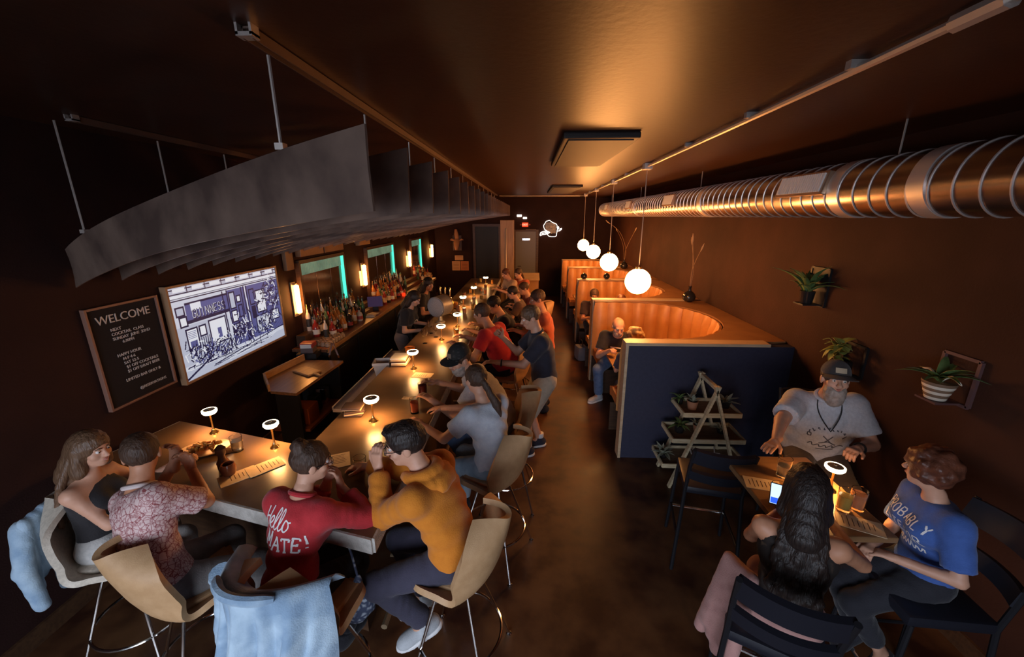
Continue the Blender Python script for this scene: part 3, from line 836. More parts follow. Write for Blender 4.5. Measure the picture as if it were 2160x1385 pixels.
lm = [pm('cream_label', (.62, .50, .34), .6), pm('red_label', (.45, .06, .04), .6), pm('black_label', (.03, .03, .03), .5), pm('white_label', (.70, .66, .58), .6)]
cm = [M_chrome, M_black, M_brass]
kinds = ['tall', 'round', 'slim', 'squat']
cn = ['amber', 'green', 'pale', 'dark', 'ruby']
protos = []
for k in range(10):
    protos.append((bottle_proto(kinds[k % 4], gl[k % 5], lm[(k * 3) % 4], cm[k % 3]), [], kinds[k % 4], cn[k % 5]))
for (ya, yb, n, lab) in ((5.22, 6.75, 16, 'under the nearest mirror'), (7.62, 9.2, 16, 'under the middle mirror'), (10.5, 11.2, 5, 'under the farthest mirror')):
    for row, (x, z) in enumerate(((-3.02, 1.10), (-2.92, 1.02), (-2.80, .95))):
        for k in range(n):
            if row == 2 and k % 2: continue
            pr_, used, kd, c_ = protos[random.randrange(10)]
            y = ya + (yb - ya) * (k + .5) / n + random.uniform(-.012, .012)
            place(pr_, used, (x + random.uniform(-.008, .008), y, z + .0005), random.uniform(0, 6), '%s %s bottle, %s along the %s row %s' % (c_, {'tall': 'straight', 'round': 'round-shouldered', 'slim': 'slim tall', 'squat': 'squat'}[kd], ORD[k], ['back', 'middle', 'front'][row], lab), 'bottles ' + lab)
for pr_, used, kd, c_ in protos:
    if not used: place(pr_, used, (-2.80, 9.4 + random.uniform(0, .5), .9505), 0, '%s %s liquor bottle standing past the middle mirror' % (c_, kd), 'bottles past the middle mirror')
# upturned coupes and cups at the near end of the counter
cp_ = thing('small_cup', '', 'cup'); cu_ = []
obj('cup_body', MB().lathe([(.03, 0), (.034, .004), (.028, .05), (.012, .058), (.012, .065), (.02, .068), (0, .068)], n=14), pm('cup_glass', (.55, .42, .30), .12, .3), cp_, True)
for r_ in range(3):
    for k in range(7):
        place(cp_, cu_, (-2.66 - r_ * .075, 5.02 + k * .075 + .02 * r_, .9505), 0, 'small upturned glass, %s of the %s row at the near end of the back counter' % (ORD[k], ORD[r_]), 'upturned glasses on the back counter')
t = thing('card_terminal', 'dark tilted payment screen between the bottle groups', 'payment terminal', (-2.80, 7.15, .9505), .4)
obj('stand', MB().box((0, 0, .05), (.1, .1, .1), None, .01), M_black, t)
obj('screen_panel', MB().box((0, 0, .17), (.26, .02, .2), Matrix.Rotation(-.6, 3, 'X'), .006), pm('screen_violet', (.05, .04, .07), .2, emit=(.10, .06, .16), estr=.25), t)
simple('napkin_pile', 'pile of pale paper napkins on the back counter before the terminal', 'napkins', MB().box((0, 0, .015), (.14, .2, .03), rotz(.2), .004).box((.02, .03, .036), (.14, .18, .01), rotz(-.2)), pm('pale_napkin', (.60, .46, .32), .8), (-2.72, 6.72, .9505))
simple('candle_cup', 'glowing red candle cup on the back counter edge', 'candle', MB().lathe([(.035, 0), (.042, .03), (.04, .07), (.034, .07), (.034, .02), (0, .02)], n=16), pm('red_candle', (.6, .03, .01), .2, emit=(1, .05, .01), estr=.9), (-2.70, 8.55, .9505))
simple('candle_cup', 'glowing red candle cup under the farthest mirror', 'candle', MB().lathe([(.035, 0), (.042, .03), (.04, .07), (.034, .07), (.034, .02), (0, .02)], n=16), pm('red_candle', (.6, .03, .01), .2), (-2.68, 10.2, .9505))
t = thing('flower_vase', 'small vase of pale dried flowers below the third wall light', 'vase', (-2.92, 10.75, 1.02))
obj('pot', MB().lathe([(.04, 0), (.06, .05), (.045, .12), (.05, .14), (.04, .14), (.035, .02), (0, .02)], n=16), M_terra, t, True)
for k in range(14):
    a = random.uniform(0, 6.28); r = random.uniform(.02, .12)
    obj('flower_head', MB().lathe([(0, -.025), (.03, -.01), (.035, .01), (0, .03)], (r * math.cos(a), r * math.sin(a), .22 + random.uniform(-.04, .1)), n=7), pm('dried_flower', (.45, .27, .14), .8), t)
for k in range(5):
    simple('stacked_bowl', 'pale paper cup stack on the far back counter, %s from the camera' % ORD[k], 'cups', MB().lathe([(.05, 0), (.065, .1 + .04 * (k % 3)), (.06, .1 + .04 * (k % 3)), (.045, .01), (0, .01)], n=14), pm('paper_cup', (.60, .38, .20), .7), (-2.78 + .05 * (k % 2), 10.85 + k * .1, .9505), 0, 'cup stacks at the far end of the back counter')

# lower wooden service station left of the back bar
st = thing('service_station', 'low wooden service station with raised back edge, below the television', 'station', (-2.68, 4.18, 0))
obj('top', MB().prism([(p[0] + 2.68, p[1] - 4.18) for p in ((-2.62, 3.70), (-2.33, 3.66), (-2.28, 4.62), (-2.76, 4.62), (-2.86, 4.0))], .875, .905), pm('station_wood', (.17, .075, .03), .3, col2=(.24, .11, .045), nscale=5, stretch=(8, 1, 8)), st)
obj('back_lip', MB().prism([(-.18, -.18), (-.08, .44), (-.10, .45), (-.20, -.17)], .905, .98), M_wood, st)
obj('end_lip', MB().prism([(.06, -.48), (-.18, -.18), (-.2, -.19), (.05, -.5)], .905, .98), M_wood, st)
obj('leg_panel', MB().box((.15, .40, .44), (.42, .04, .87)), M_black, st)
obj('leg_panel', MB().box((.18, -.40, .44), (.24, .04, .87)), M_black, st)
obj('lower_shelf', MB().box((.15, .02, .4), (.40, .78, .03)), pm('shelf_rust', (.20, .06, .025), .5), st)
for k in range(3):
    simple('crate', ['rust red crate on the lower shelf of the service station', 'dark jar on the lower shelf of the service station', 'steel tin on the lower shelf of the service station'][k], 'crate',
           MB().box((0, 0, .1), (.26 if k == 0 else .12, .22 if k == 0 else .12, .2), None, .02), [pm('rust_crate', (.30, .07, .02), .5), M_black, M_chrome][k], (-2.50, 4.0 + k * .2 + (.06 if k else 0), .4155))
t = thing('serving_board', 'wooden serving paddle lying on the service station', 'board', (-2.52, 4.22, .9055), -.5)
obj('board', MB().box((0, 0, .012), (.3, .17, .02), None, .008), M_wood, t); obj('handle', MB().box((.2, 0, .012), (.12, .035, .02), None, .008), M_wood, t)
t = thing('receipt_printer', 'small red and white receipt printer above the service station', 'printer', (-2.80, 4.80, .9525), .15)
obj('stand', MB().box((0, 0, .035), (.15, .15, .07), None, .01), pm('printer_grey', (.14, .10, .10), .4), t)
obj('lid', MB().box((0, 0, .1), (.16, .15, .06), None, .012), pm('printer_red', (.34, .03, .03), .4), t)
obj('paper', MB().box((.0, -.082, .095), (.13, .012, .045)), M_white, t)
obj('support', MB().box((0, 0, -.03), (.24, .22, .065)), M_black, t)
t = thing('tongs', 'pair of steel tongs hanging at the service station', 'tongs', (-2.44, 4.72, .9055))
for s_ in (-1, 1):
    obj('arm', MB().box((s_ * .035, 0, .1), (.02, .006, .2), Matrix.Rotation(-s_ * .3, 3, 'Y')), M_chrome, t)
# ------------------------------------------------------------------ booths along the right wall
DIV = [4.05, 6.30, 8.40, 10.50, 12.42]
dl = ['nearest booth divider, a navy panel with pale trim behind the ladder shelf', 'second booth divider from the camera with a pale trimmed end', 'third booth divider with two round black vases on its cap', 'fourth booth divider from the camera', 'farthest booth divider at the back of the room']
for y, l in zip(DIV, dl):
    t = thing('booth_divider', l, 'divider', (1.04, y, 0), 0, 'booth dividers')
    obj('panel', MB().bx(.015, WX1 - 1.04, 0, .12, 0, 1.33), M_navy if y == DIV[0] else M_leather, t)
    obj('end_trim', MB().bx(-.01, .02, -.012, .132, 0, 1.345, .003), M_woodL, t)
    obj('cap_trim', MB().bx(-.015, WX1 - 1.04 - .25, -.015, .135, 1.33, 1.362, .003), M_woodL, t)
bn = ['nearest curved tan leather booth', 'second curved tan leather booth', 'third curved tan leather booth', 'farthest curved tan leather booth']
bn = [b_ + e_ for b_, e_ in zip(bn, [', bald man in it', ', with the man in glasses in it', ', behind the two round black vases', ' at the back of the room'])]
for bi in range(4):
    yn, yf = DIV[bi] + .12, DIV[bi + 1]
    ym, ry0 = (yn + yf) / 2, (yf - yn) / 2
    t = thing('booth', bn[bi], 'booth', (1.05, ym, 0), 0, 'curved leather booths')
    def path(s, inset, ex=0.0):
        """s in 0..1 from the far aisle end round the wall side to the near aisle end."""
        ry = ry0 - inset; rx = max(.25, .98 - inset); xs = .5
        Ls = xs; La = PI * (rx + ry) / 2
        T = 2 * Ls + La; d = s * T
        if d < Ls: return Vector((d, ry)), Vector((0, 1))
        if d > Ls + La: return Vector((T - d, -ry)), Vector((0, -1))
        a = PI / 2 - PI * (d - Ls) / La
        n = Vector((math.cos(a) * ry, math.sin(a) * rx)).normalized()
        return Vector((xs + rx * math.cos(a), ry * math.sin(a))), n
    NCH = 20
    for k in range(NCH):
        s = (k + .5) / NCH
        p, n = path(s, .085)
        pa, _ = path(k / NCH, .085); pb_, _ = path((k + 1) / NCH, .085)
        w = (pb_ - pa).length
        ang = math.atan2(n.y, n.x) - PI / 2
        m = MB()
        def pad(u, v, w=w, p=p, ang=ang):
            x = (u - .5) * w * .995
            bul = max(0, 1 - abs(2 * u - 1) ** 2.0)
            top = math.sqrt(max(0, 1 - max(0, (v - .9) / .1) ** 2))
            q = rotz(ang) @ Vector((x, -.06 * bul * top, 0))
            return (p.x + q.x, p.y + q.y, .47 + v * .86)
        m.shell(pad, 9, 7, -.03)
        obj('leather_channel', m, M_leather, t, True, angle=70)
    m = MB()
    def back(u, v):
        p, n = path(u, .06); return (p.x, p.y, v * 1.335)
    m.shell(back, 40, 2, .02)
    obj('back_shell', m, M_woodD, t)
    m = MB()
    def ledge(u, v):
        p, n = path(u, .07)
        q = p.copy()
        xs = .5
        if p.x <= xs + 1e-4: q = Vector((p.x, math.copysign(ry0, p.y)))
        else:
            d = Vector((p.x - xs, p.y)); sc = min((WX1 - 1.06 - xs) / max(d.x, 1e-4), ry0 / max(abs(d.y), 1e-4)); q = Vector((xs, 0)) + d * sc
        r = p.lerp(q, v)
        return (r.x, r.y, 1.338 + .012)
    m.shell(ledge, 60, 2, .02)
    obj('top_ledge', m, pm('ledge_wood', (.26, .115, .045), .45, col2=(.32, .15, .06), nscale=5), t)
    m = MB()
    def seat(u, v):
        a, _ = path(u, .1); b_, _ = path(u, .56)
        r = a.lerp(b_, v); return (r.x, r.y, .49 - .03 * max(0, (v - .85) / .15))
    m.shell(seat, 44, 6, .11)
    obj('seat_cushion', m, M_leather, t, True, angle=50)
    m = MB()
    def base(u, v):
        p, _ = path(u, .52); return (p.x, p.y, v * .38)
    m.shell(base, 40, 2, .02)
    obj('seat_base', m, M_woodD, t)
    tb = thing('booth_table', ['wooden table of the nearest booth', 'wooden table of the second booth', 'wooden table of the third booth', 'wooden table of the farthest booth'][bi], 'table', (1.62, ym, 0), 0, 'booth tables')
    obj('table_top', MB().box((0, 0, .745), (1.02, .80, .035), None, .012), M_wood, tb)
    obj('pedestal', MB().lathe([(.22, 0), (.22, .015), (.05, .03), (.045, .70), (.15, .727)], n=20), M_metB, tb, True)

# vases and dried stems on the ledges
def vase(label, loc, sc, stems, name='bottle_vase', group=None, neck=True):
    t = thing(name, label, 'vase', loc, 0, group)
    pr_ = [(.05, 0), (.09, .03), (.10, .08), (.075, .13), (.025, .17), (.02, .21), (.028, .24), (.022, .24), (.015, .19), (0, .19)] if neck else [(.04, 0), (.075, .03), (.085, .075), (.07, .12), (.035, .145), (.03, .15), (0, .14)]
    obj('body', MB().lathe([(r * sc, z * sc) for r, z in pr_], n=24), M_potB, t, True)
    for pts in stems:
        s_ = obj('dried_stem', MB().tube(catmull([(0, 0, .18 * sc)] + pts, 5), [.004] * (5 * len(pts) + 1), 5), M_dried, t, True)
        e = Vector(pts[-1]); d = (e - Vector(pts[-2])).normalized()
        obj('seed_head', MB().tube([e - d * .08, e - d * .04, e, e + d * .05], [.004, .011, .012, .003], 6), pm('seed_tan', (.40, .26, .16), .8), s_, True)
    return t
vase('black bottle vase with tall dried stems on the ledge of the nearest booth', (2.50, 6.26, 1.351), 1.0, [[(.04, .05, .5), (.02, .2, .92)], [(-.02, -.05, .5), (.04, -.18, .85)], [(.0, .0, .55), (-.03, .04, .98)]])
vase('black bottle vase with arching dried stems on a farther booth ledge', (2.42, 10.35, 1.351), 1.0, [[(-.05, -.3, .5), (-.2, -.2, .9), (-.5, -.1, 1.15)], [(0, .3, .6), (-.1, .7, .95)], [(-.05, -.3, .5), (.0, -.9, 1.0)]])
vase('round black vase on the left end of the third divider cap', (1.17, 8.46, 1.3625), .8, [], 'round_vase', None, False)
vase('round black vase on the third divider cap, under the second globe lamp', (1.64, 8.46, 1.3625), .8, [], 'round_vase', None, False)

# ------------------------------------------------------------------ ladder shelf with plants
lad = thing('ladder_shelf', 'A-frame wooden ladder shelf with three plant trays before the navy divider', 'shelf', (1.78, 3.75, 0))
AF = []
for yy in (-.20, .16):
    for s_, fx in ((-1, -.34), (1, .34)):
        a = Vector((fx, yy, 0)); b = Vector((s_ * .0 - s_ * .02, yy, 1.10)); d = b - a
        R = d.to_track_quat('Z', 'Y').to_matrix()
        obj('leg', MB().box((a + b) / 2, (.045, .022, d.length), R), M_woodOld, lad)
obj('ridge', MB().box((0, -.02, 1.075), (.035, .40, .035)), M_woodOld, lad)
TR = [(.22, .56, .34), (.50, .46, .34), (.78, .36, .34)]
for z, hw, d in TR:
    tr_ = obj('tray', MB().box((0, -.02, z), (hw * 2 * .75, d, .016)), M_traybed, lad)
    for s_ in (-1, 1):
        obj('lip', MB().box((0, -.02 + s_ * d / 2, z + .015), (hw * 2 * .75, .014, .045)), M_woodOld, tr_)
        obj('lip', MB().box((s_ * hw * .75, -.02, z + .015), (.014, d, .045)), M_woodOld, tr_)

def leaf_mesh(name, L, W, curl, tip=.0):
    m = MB()
    def fn(u, v):
        w = W * math.sin(PI * min(1, .12 + v * .9)) ** .8 * (1 - v) ** .15 if v < 1 else 0
        return ((u - .5) * w, v * L * math.cos(curl * v * .6), v * L * math.sin(curl * v * .6) * -1 + abs(u - .5) * w * .5)
    m.shell(fn, 3, 7, .0016)
    return m.mesh(name, True, 60)
LF_blade = leaf_mesh('blade_leaf', .26, .035, .9)
LF_wide = leaf_mesh('wide_leaf', .11, .07, .9)
LF_succ = leaf_mesh('succulent_leaf', .12, .035, .3)
LF_fern = leaf_mesh('fern_leaf', .20, .05, 1.2)
for me_, mt in ((LF_blade, M_greenA), (LF_wide, M_greenB), (LF_succ, M_sage), (LF_fern, M_greenA)):
    me_.materials.append(mt)
def leaf(parent, me_, loc, yaw, pitch, sc=1.0):
    o = bpy.data.objects.new('leaf', me_); COL.objects.link(o); o.parent = parent
    o.location = loc; o.rotation_euler = (pitch, 0, yaw); o.scale = (sc, sc, sc)
    return o
def potted(name, label, loc, potmat, r, h, me_, n, sc=1.0, up=(.5, 1.3), zoff=0.0, group=None):
    t = thing(name, label, 'plant', loc, 0, group)
    obj('pot', MB().lathe([(r * .72, 0), (r, h), (r * .9, h), (r * .65, h * .2), (0, h * .2)], n=18), potmat, t, True)
    obj('soil', MB().lathe([(r * .9, h * .88), (0, h * .9)], n=14, caps=False), pm('soil', (.03, .02, .015), .9), t)
    for k in range(n):
        leaf(t, me_, (random.uniform(-.3, .3) * r, random.uniform(-.3, .3) * r, h * .85 + zoff), 2 * PI * k / n + random.uniform(-.3, .3), random.uniform(*up), sc * random.uniform(.75, 1.15))
    return t
X0, Y0 = 1.78, 3.73
potted('succulent', 'spiky grey-green succulent at the left end of the bottom tray of the ladder shelf', (X0 - .36, Y0, .2285), M_potB, .05, .05, LF_succ, 12, 1.1, (.1, .9))
potted('potted_plant', 'small potted plant in a clay pot on the left of the top tray', (X0 - .14, Y0 - .02, .7885), M_terra, .055, .09, LF_succ, 10, .9, (.4, 1.3))
potted('potted_plant', 'bushy dark plant at the left end of the top tray', (X0 - .22, Y0 + .1, .7885), M_potB, .04, .06, LF_fern, 10, .6, (.4, 1.2))
potted('potted_plant', 'leafy plant at the right end of the top tray', (X0 + .2, Y0 + .02, .7885), M_potB, .05, .07, LF_succ, 10, 1.0, (.2, 1.0))
potted('potted_plant', 'dark plant in a black pot on the left of the middle tray', (X0 - .22, Y0 + .02, .5085), M_potB, .055, .08, LF_fern, 10, .7, (.4, 1.3))
potted('potted_plant', 'small plant in the middle of the middle tray', (X0 - .03, Y0 + .05, .5085), M_terra, .045, .07, LF_succ, 9, .8, (.5, 1.3))
potted('potted_plant', 'low plant on the right of the middle tray', (X0 + .2, Y0 + .02, .5085), M_potB, .05, .05, LF_succ, 9, .8, (.3, 1.0))
t = thing('glass_terrarium', 'low open frame terrarium on the bottom tray of the ladder shelf', 'terrarium', (X0 + .06, Y0 - .03, .2285))
for a_, b_ in [((-.11, -.09, 0), (.13, -.09, 0)), ((-.11, .09, 0), (.13, .09, 0)), ((-.11, -.09, 0), (-.11, .09, 0)), ((.13, -.09, 0), (.13, .09, 0)), ((-.11, -.09, 0), (-.15, -.06, .12)), ((-.11, .09, 0), (-.15, .06, .12)), ((-.15, -.06, .12), (-.15, .06, .12)), ((.13, -.09, 0), (.1, -.06, .1)), ((.13, .09, 0), (.1, .06, .1)), ((-.15, -.06, .12), (.1, -.06, .1))]:
    obj('frame_bar', MB().tube([(a_[0], a_[1], a_[2] + .006), (b_[0], b_[1], b_[2] + .006)], .006, 6), M_conduit, t)
obj('glass_floor', MB().box((.01, 0, .004), (.23, .17, .006)), pm('pale_glass', (.35, .42, .45), .1), t)

# ------------------------------------------------------------------ plants on the right wall
def wall_shelf(parent, w, h, mat, ring_=True):
    fb = [((-.012, 0, 0), (.02, w, .02)), ((-.012, 0, h), (.02, w, .02)), ((-.012, -w / 2, h / 2), (.02, .02, h)), ((-.012, w / 2, h / 2), (.02, .02, h))]
    for c, s_ in fb: obj('frame_bar', MB().box(c, s_), mat, parent)
    obj('bracket', MB().box((-.09, 0, .005), (.16, .14, .012)), mat, parent)
wp = thing('wall_planter', 'dark wall planter with long upright green leaves, highest on the right wall', 'wall planter', (WX1, 3.88, 1.82))
wall_shelf(wp, .24, .34, M_black)
obj('back_board', MB().box((-.008, 0, .17), (.012, .22, .32)), M_black, wp)
obj('pot', MB().lathe([(.05, .012), (.065, .13), (.058, .13), (.045, .03), (0, .03)], (-.10, 0, 0), n=18), M_potB, wp, True)
for k in range(26): leaf(wp, LF_blade, (-.10 + random.uniform(-.02, .02), random.uniform(-.03, .03), .11), 2 * PI * k / 26, random.uniform(.75, 1.45), random.uniform(.9, 1.5) if (k % 26) not in range(0, 1) else 1)
wp = thing('wall_planter', 'wall planter with pale trailing leaves behind the man in the cap', 'wall planter', (WX1, 3.30, 1.34))
wall_shelf(wp, .22, .26, M_black)
obj('pot', MB().lathe([(.05, .012), (.075, .06), (.07, .12), (.055, .13), (.05, .12), (.045, .03), (0, .03)], (-.10, 0, 0), n=18), M_potB, wp, True)
for k in range(22): leaf(wp, LF_wide, (-.10 + random.uniform(-.06, .03), random.uniform(-.02, .12), .13 + random.uniform(0, .13)), 2 * PI * k / 22, random.uniform(-.4, 1.2), random.uniform(.8, 1.25))
for k in range(4): obj('vine', MB().tube(catmull([(-.10, .02 * k, .1), (-.12, .05 + .03 * k, .2 + .02 * k), (-.14, .12 + .03 * k, .15 + .03 * k)], 4), .003, 5), M_greenB, wp, True)
wp = thing('wall_planter', 'white striped basket planter with green leaves in a wall frame, far right', 'wall planter', (WX1, 2.50, 1.48))
wall_shelf(wp, .22, .30, pm('dim_frame', (.12, .06, .06), .5))
M_strp = pm('basket_white', (.72, .64, .52), .7); M_strp2 = pm('basket_tan', (.20, .12, .07), .7)
for k in range(6):
    z = .015 + k * .02
    r0 = .052 + .006 * k
    obj('basket_band', MB().lathe([(r0, z), (r0 + .004, z + .01), (r0 + .002, z + .0195)], (-.11, 0, 0), n=20), M_strp if k % 2 == 0 else M_strp2, wp, True)
for k in range(16): leaf(wp, LF_fern, (-.11, 0, .12), 2 * PI * k / 16, random.uniform(.7, 1.45), random.uniform(.8, 1.2))
for s_ in (-1, 1): obj('pale_leaf', MB().tube(catmull([(-.11, 0, .13), (-.12, s_ * .07, .19), (-.12, s_ * .14, .16)], 5), [.008] * 6 + [.007] * 4 + [.002], 6), M_strp, wp, True)

# ------------------------------------------------------------------ back wall things
nz = thing('neon_sign', 'white neon outline sign of a state map on the back wall', 'neon sign', (.36, YB - .02, 1.96))
M_neon = pm('neon_white', (1, 1, 1), .4, emit=(1.0, .90, .78), estr=3.2)
NS = .011
def nzp(pts): return [(.0 + x * NS * 1.06, -.03, (62 - y) * NS) for x, y in pts]
out = [(18, 16), (27, 13), (34, 18), (42, 22), (47, 24), (49, 29), (49, 34), (50, 38), (49, 44), (48, 52), (48, 57), (44, 60), (34, 60), (27, 59), (23, 55), (23, 49), (20, 43), (14, 39), (12, 33), (11, 28), (14, 23)]
obj('tube_outline', MB().tube(nzp(out), .008, 8, True), M_neon, nz, True)
obj('tube_peninsula', MB().tube(nzp([(49, 36), (53, 31), (54, 33), (52, 38), (57, 38), (62, 36), (61, 39), (56, 43), (50, 44)]), .011, 8), M_neon, nz, True)
obj('tube_leaf', MB().tube(nzp([(2, 55), (3, 49), (8, 46), (15, 44), (24, 45), (29, 48), (24, 51), (17, 53), (9, 54), (2, 57)]), .012, 8, True), M_neon, nz, True)
obj('tube_leaf', MB().tube(nzp([(6, 51), (14, 49), (22, 48)]), .012, 8), M_neon, nz, True)
obj('back_plate', MB().box((.36, -.008, .3), (.34, .012, .34)), pm('clear_back', (.13, .10, .09), .3), nz)
for k, (x, z, w, h) in enumerate([(.38, .33, .07, .07), (.46, .34, .06, .05), (.40, .20, .03, .16), (.46, .24, .05, .02), (.25, .33, .09, .03)]):
    obj('unlit_letter', MB().box((x, -.02, z), (w, .01, h)), pm('unlit_tube', (.35, .30, .27), .4), nz)
ex = thing('exit_sign', 'small red lit EXIT sign above the back door', 'exit sign', (-.11, YB, 2.36))
obj('housing', MB().box((0, -.03, .0), (.2, .05, .13), None, .008), pm('exit_red', (.5, .03, .01), .4, emit=(1.0, .08, .02), estr=.9), ex)
for s_ in (-1, 1): obj('lamp_head', MB().box((s_ * .14, -.03, 0), (.06, .05, .04), None, .01), pm('exit_dim', (.3, .05, .03), .5), ex)
me = text_mesh('EXIT', .085, .002, 'CENTER'); me.transform(Matrix(((1, 0, 0, 0), (0, 0, -1, -.058), (0, 1, 0, -.03), (0, 0, 0, 1))))
obj('lettering', me, pm('exit_letters', (1, .5, .4), .4, emit=(1, .45, .3), estr=2.0), ex)
el = thing('emergency_light', 'white twin emergency light above the exit sign', 'emergency light', (-.30, YB, 2.62))
obj('lamp_head', MB().box((.0, -.05, .02), (.16, .08, .07), None, .02), pm('lit_white', (.9, .85, .8), .4, emit=(1, .85, .7), estr=3.0), el)
obj('lamp_head', MB().box((.18, -.05, -.05), (.13, .07, .06), None, .02), pm('lit_white', (.9, .85, .8), .4), el)
simple('wall_sign', 'small tan wooden sign beside the exit sign', 'sign', MB().box((0, -.015, 0), (.34, .02, .11), None, .004), pm('tan_sign', (.30, .20, .11), .5), (.08, YB, 2.16))
# notices and carved mount
for k, (x0, x1, z0, z1, c, lab) in enumerate([(-2.56, -2.29, .86, 1.17, (.62, .36, .17), 'left of the two larger square notices on the back wall'), (-2.27, -2.0, .86, 1.17, (.55, .19, .06), 'right orange of the two larger square notices on the back wall'), (-2.46, -2.18, 1.20, 1.36, (.60, .34, .17), 'small wide notice above the two square notices')]):
    t = thing('notice', lab, 'notice', ((x0 + x1) / 2, YB, z0))
    w, h = x1 - x0, z1 - z0
    obj('sheet', MB().box((0, -.008, h / 2), (w, .014, h)), pm('notice_%d' % k, c, .6), t)
    for j in range(5 if h > .2 else 2): obj('print_line', MB().box((0, -.0165, h * .82 - j * h * .16), (w * .7, .003, h * .03)), M_ink, t)
t = thing('carved_mount', 'carved animal head mount above the notices on the back wall', 'wall mount', (-2.36, YB, 1.45))
M_carv = pm('carved_wood', (.42, .20, .10), .6)
obj('shield', MB().box((0, -.015, .32), (.3, .03, .5), None, .06), M_woodD, t)
obj('head', MB().tube([(0, -.03, .42), (0, -.14, .34), (0, -.22, .2), (0, -.24, .1)], [.09, .1, .075, .045], 12), M_carv, t, True)
obj('crest', MB().tube([(0, -.05, .45), (-.02, -.06, .6), (-.03, -.05, .76)], [.07, .075, .04], 10), M_carv, t, True)
for s_ in (-1, 1): obj('ear', MB().tube([(s_ * .06, -.1, .4), (s_ * .17, -.1, .44), (s_ * .22, -.1, .42)], [.03, .035, .01], 8), M_carv, t, True)
# things hanging by the dark passage
for k, (x, z0, z1, w, lab) in enumerate([(-1.13, 1.95, 2.35, .20, 'pale cloth hanging high beside the wooden post'), (-1.38, .95, 1.72, .10, 'pale narrow banner hanging in the dark passage'), (-1.12, 1.45, 1.85, .07, 'narrow pale strip hanging right of the banner'), (-1.14, .75, 1.15, .11, 'lit cream paper roll at the passage')]):
    m = MB()
    def fn(u, v, w=w, z0=z0, z1=z1): return ((u - .5) * w, -.015 + .008 * math.sin(u * 9), (z1 - z0) * v)
    m.shell(fn, 12, 3, .004)
    simple('hanging_cloth', lab, 'cloth', m, pm('pale_hanging', (.46, .34, .24), .7), (x, YB, z0))
# tan podium at the end of the bar
t = thing('host_stand', 'tan wooden host stand at the far end of the bar behind the far guests', 'host stand', (.05, 9.9, 0))
obj('cabinet', MB().box((0, 0, .58), (.42, .35, 1.16), None, .006), pm('stand_tan', (.36, .19, .085), .5, col2=(.42, .23, .1), nscale=4), t)
obj('sloped_top', MB().box((0, -.02, 1.20), (.46, .42, .03), Matrix.Rotation(.25, 3, 'X')), M_woodL, t)

# ------------------------------------------------------------------ bar stools
def shell_fn(u, v):
    prof = [(.205, .728), (.14, .742), (.03, .728), (-.09, .728), (-.17, .765), (-.215, .85), (-.245, .95), (-.27, 1.05), (-.285, 1.135)]
    wid = [.15, .215, .235, .245, .252, .255, .25, .215, .075]
    f = v * (len(prof) - 1); i = min(int(f), len(prof) - 2); tt = f - i
    def cr(a):
        g = lambda j: a[max(0, min(len(a) - 1, j))]
        p0, p1, p2, p3 = g(i - 1), g(i), g(i + 1), g(i + 2)
        return .5 * (2 * p1 + (p2 - p0) * tt + (2 * p0 - 5 * p1 + 4 * p2 - p3) * tt ** 2 + (3 * p1 - p0 - 3 * p2 + p3) * tt ** 3)
    y = cr([p[0] for p in prof]); z = cr([p[1] for p in prof]); w = cr(wid)
    s = 2 * u - 1
    seat = max(0, 1 - v * 1.9)
    z += .055 * s ** 4 * min(1, v * 4) * (1 - v) + .02 * s * s * seat
    y += (.15 * s * s) * max(0, min(1, (v - .28) / .35))
    z -= .05 * abs(s) ** 3 * max(0, v - .75) * 4 * .5
    return (s * w, y, z)
def stool_proto(mat):
    t = thing('bar_stool', '', 'bar stool')
    m = MB(); m.shell(shell_fn, 19, 27, -.03)
    obj('shell', m, mat, t, True, angle=60)
    obj('seat_pad', MB().box((0, .02, .748), (.34, .32, .03), None, .014), mat, t)
    obj('swivel_hub', MB().lathe([(.09, .70), (.09, .715), (.03, .72)], n=16).lathe([(.035, .64), (.035, .70)], n=12), M_chrome, t, True)
    for sx in (-1, 1):
        for sy in (-1, 1):
            l = obj('leg', MB().tube([(sx * .03, sy * .03, .69), (sx * .075, sy * .075, .67), (sx * .235, sy * .235, .012)], .0095, 8), M_chrome, t, True)
            obj('glide', MB().lathe([(.018, 0), (.018, .008), (.01, .016)], (sx * .236, sy * .236, 0), n=10), M_chrome, l, True)
    obj('foot_ring', MB().tube([(.245 * math.cos(a), .245 * math.sin(a), .27) for a in [2 * PI * k / 36 for k in range(36)]], .009, 8, True), M_chrome, t, True)
    return t
sp_t = stool_proto(M_tan); su_t = []
sp_c = stool_proto(M_cream); su_c = []
SG = 'shell bar stools around the bar'
def stool(x, y, face, label, cream=False):
    return place(sp_c if cream else sp_t, su_c if cream else su_t, (x, y, 0), math.radians(face - 90), label, SG)
stool(-2.35, 1.85, 6, 'cream shell stool under the long-haired woman at the left end', True)
stool(-1.77, 1.65, 52, 'tan shell stool under the man in the floral shirt')
stool(-1.08, 1.54, 74, 'tan shell stool with the pale denim jacket over its back')
stool(-.38, 1.82, 168, 'tan shell stool under the man in the mustard hoodie')
stool(-.25, 2.66, 160, 'tan shell stool under the ponytailed woman')
stool(-.18, 3.32, 182, 'tan shell stool under the man in the camouflage cap')
stool(-.22, 4.62, 180, 'tan shell stool under the man in the red shirt')
stool(-.20, 5.50, 180, 'tan shell stool under the man in black with glasses')

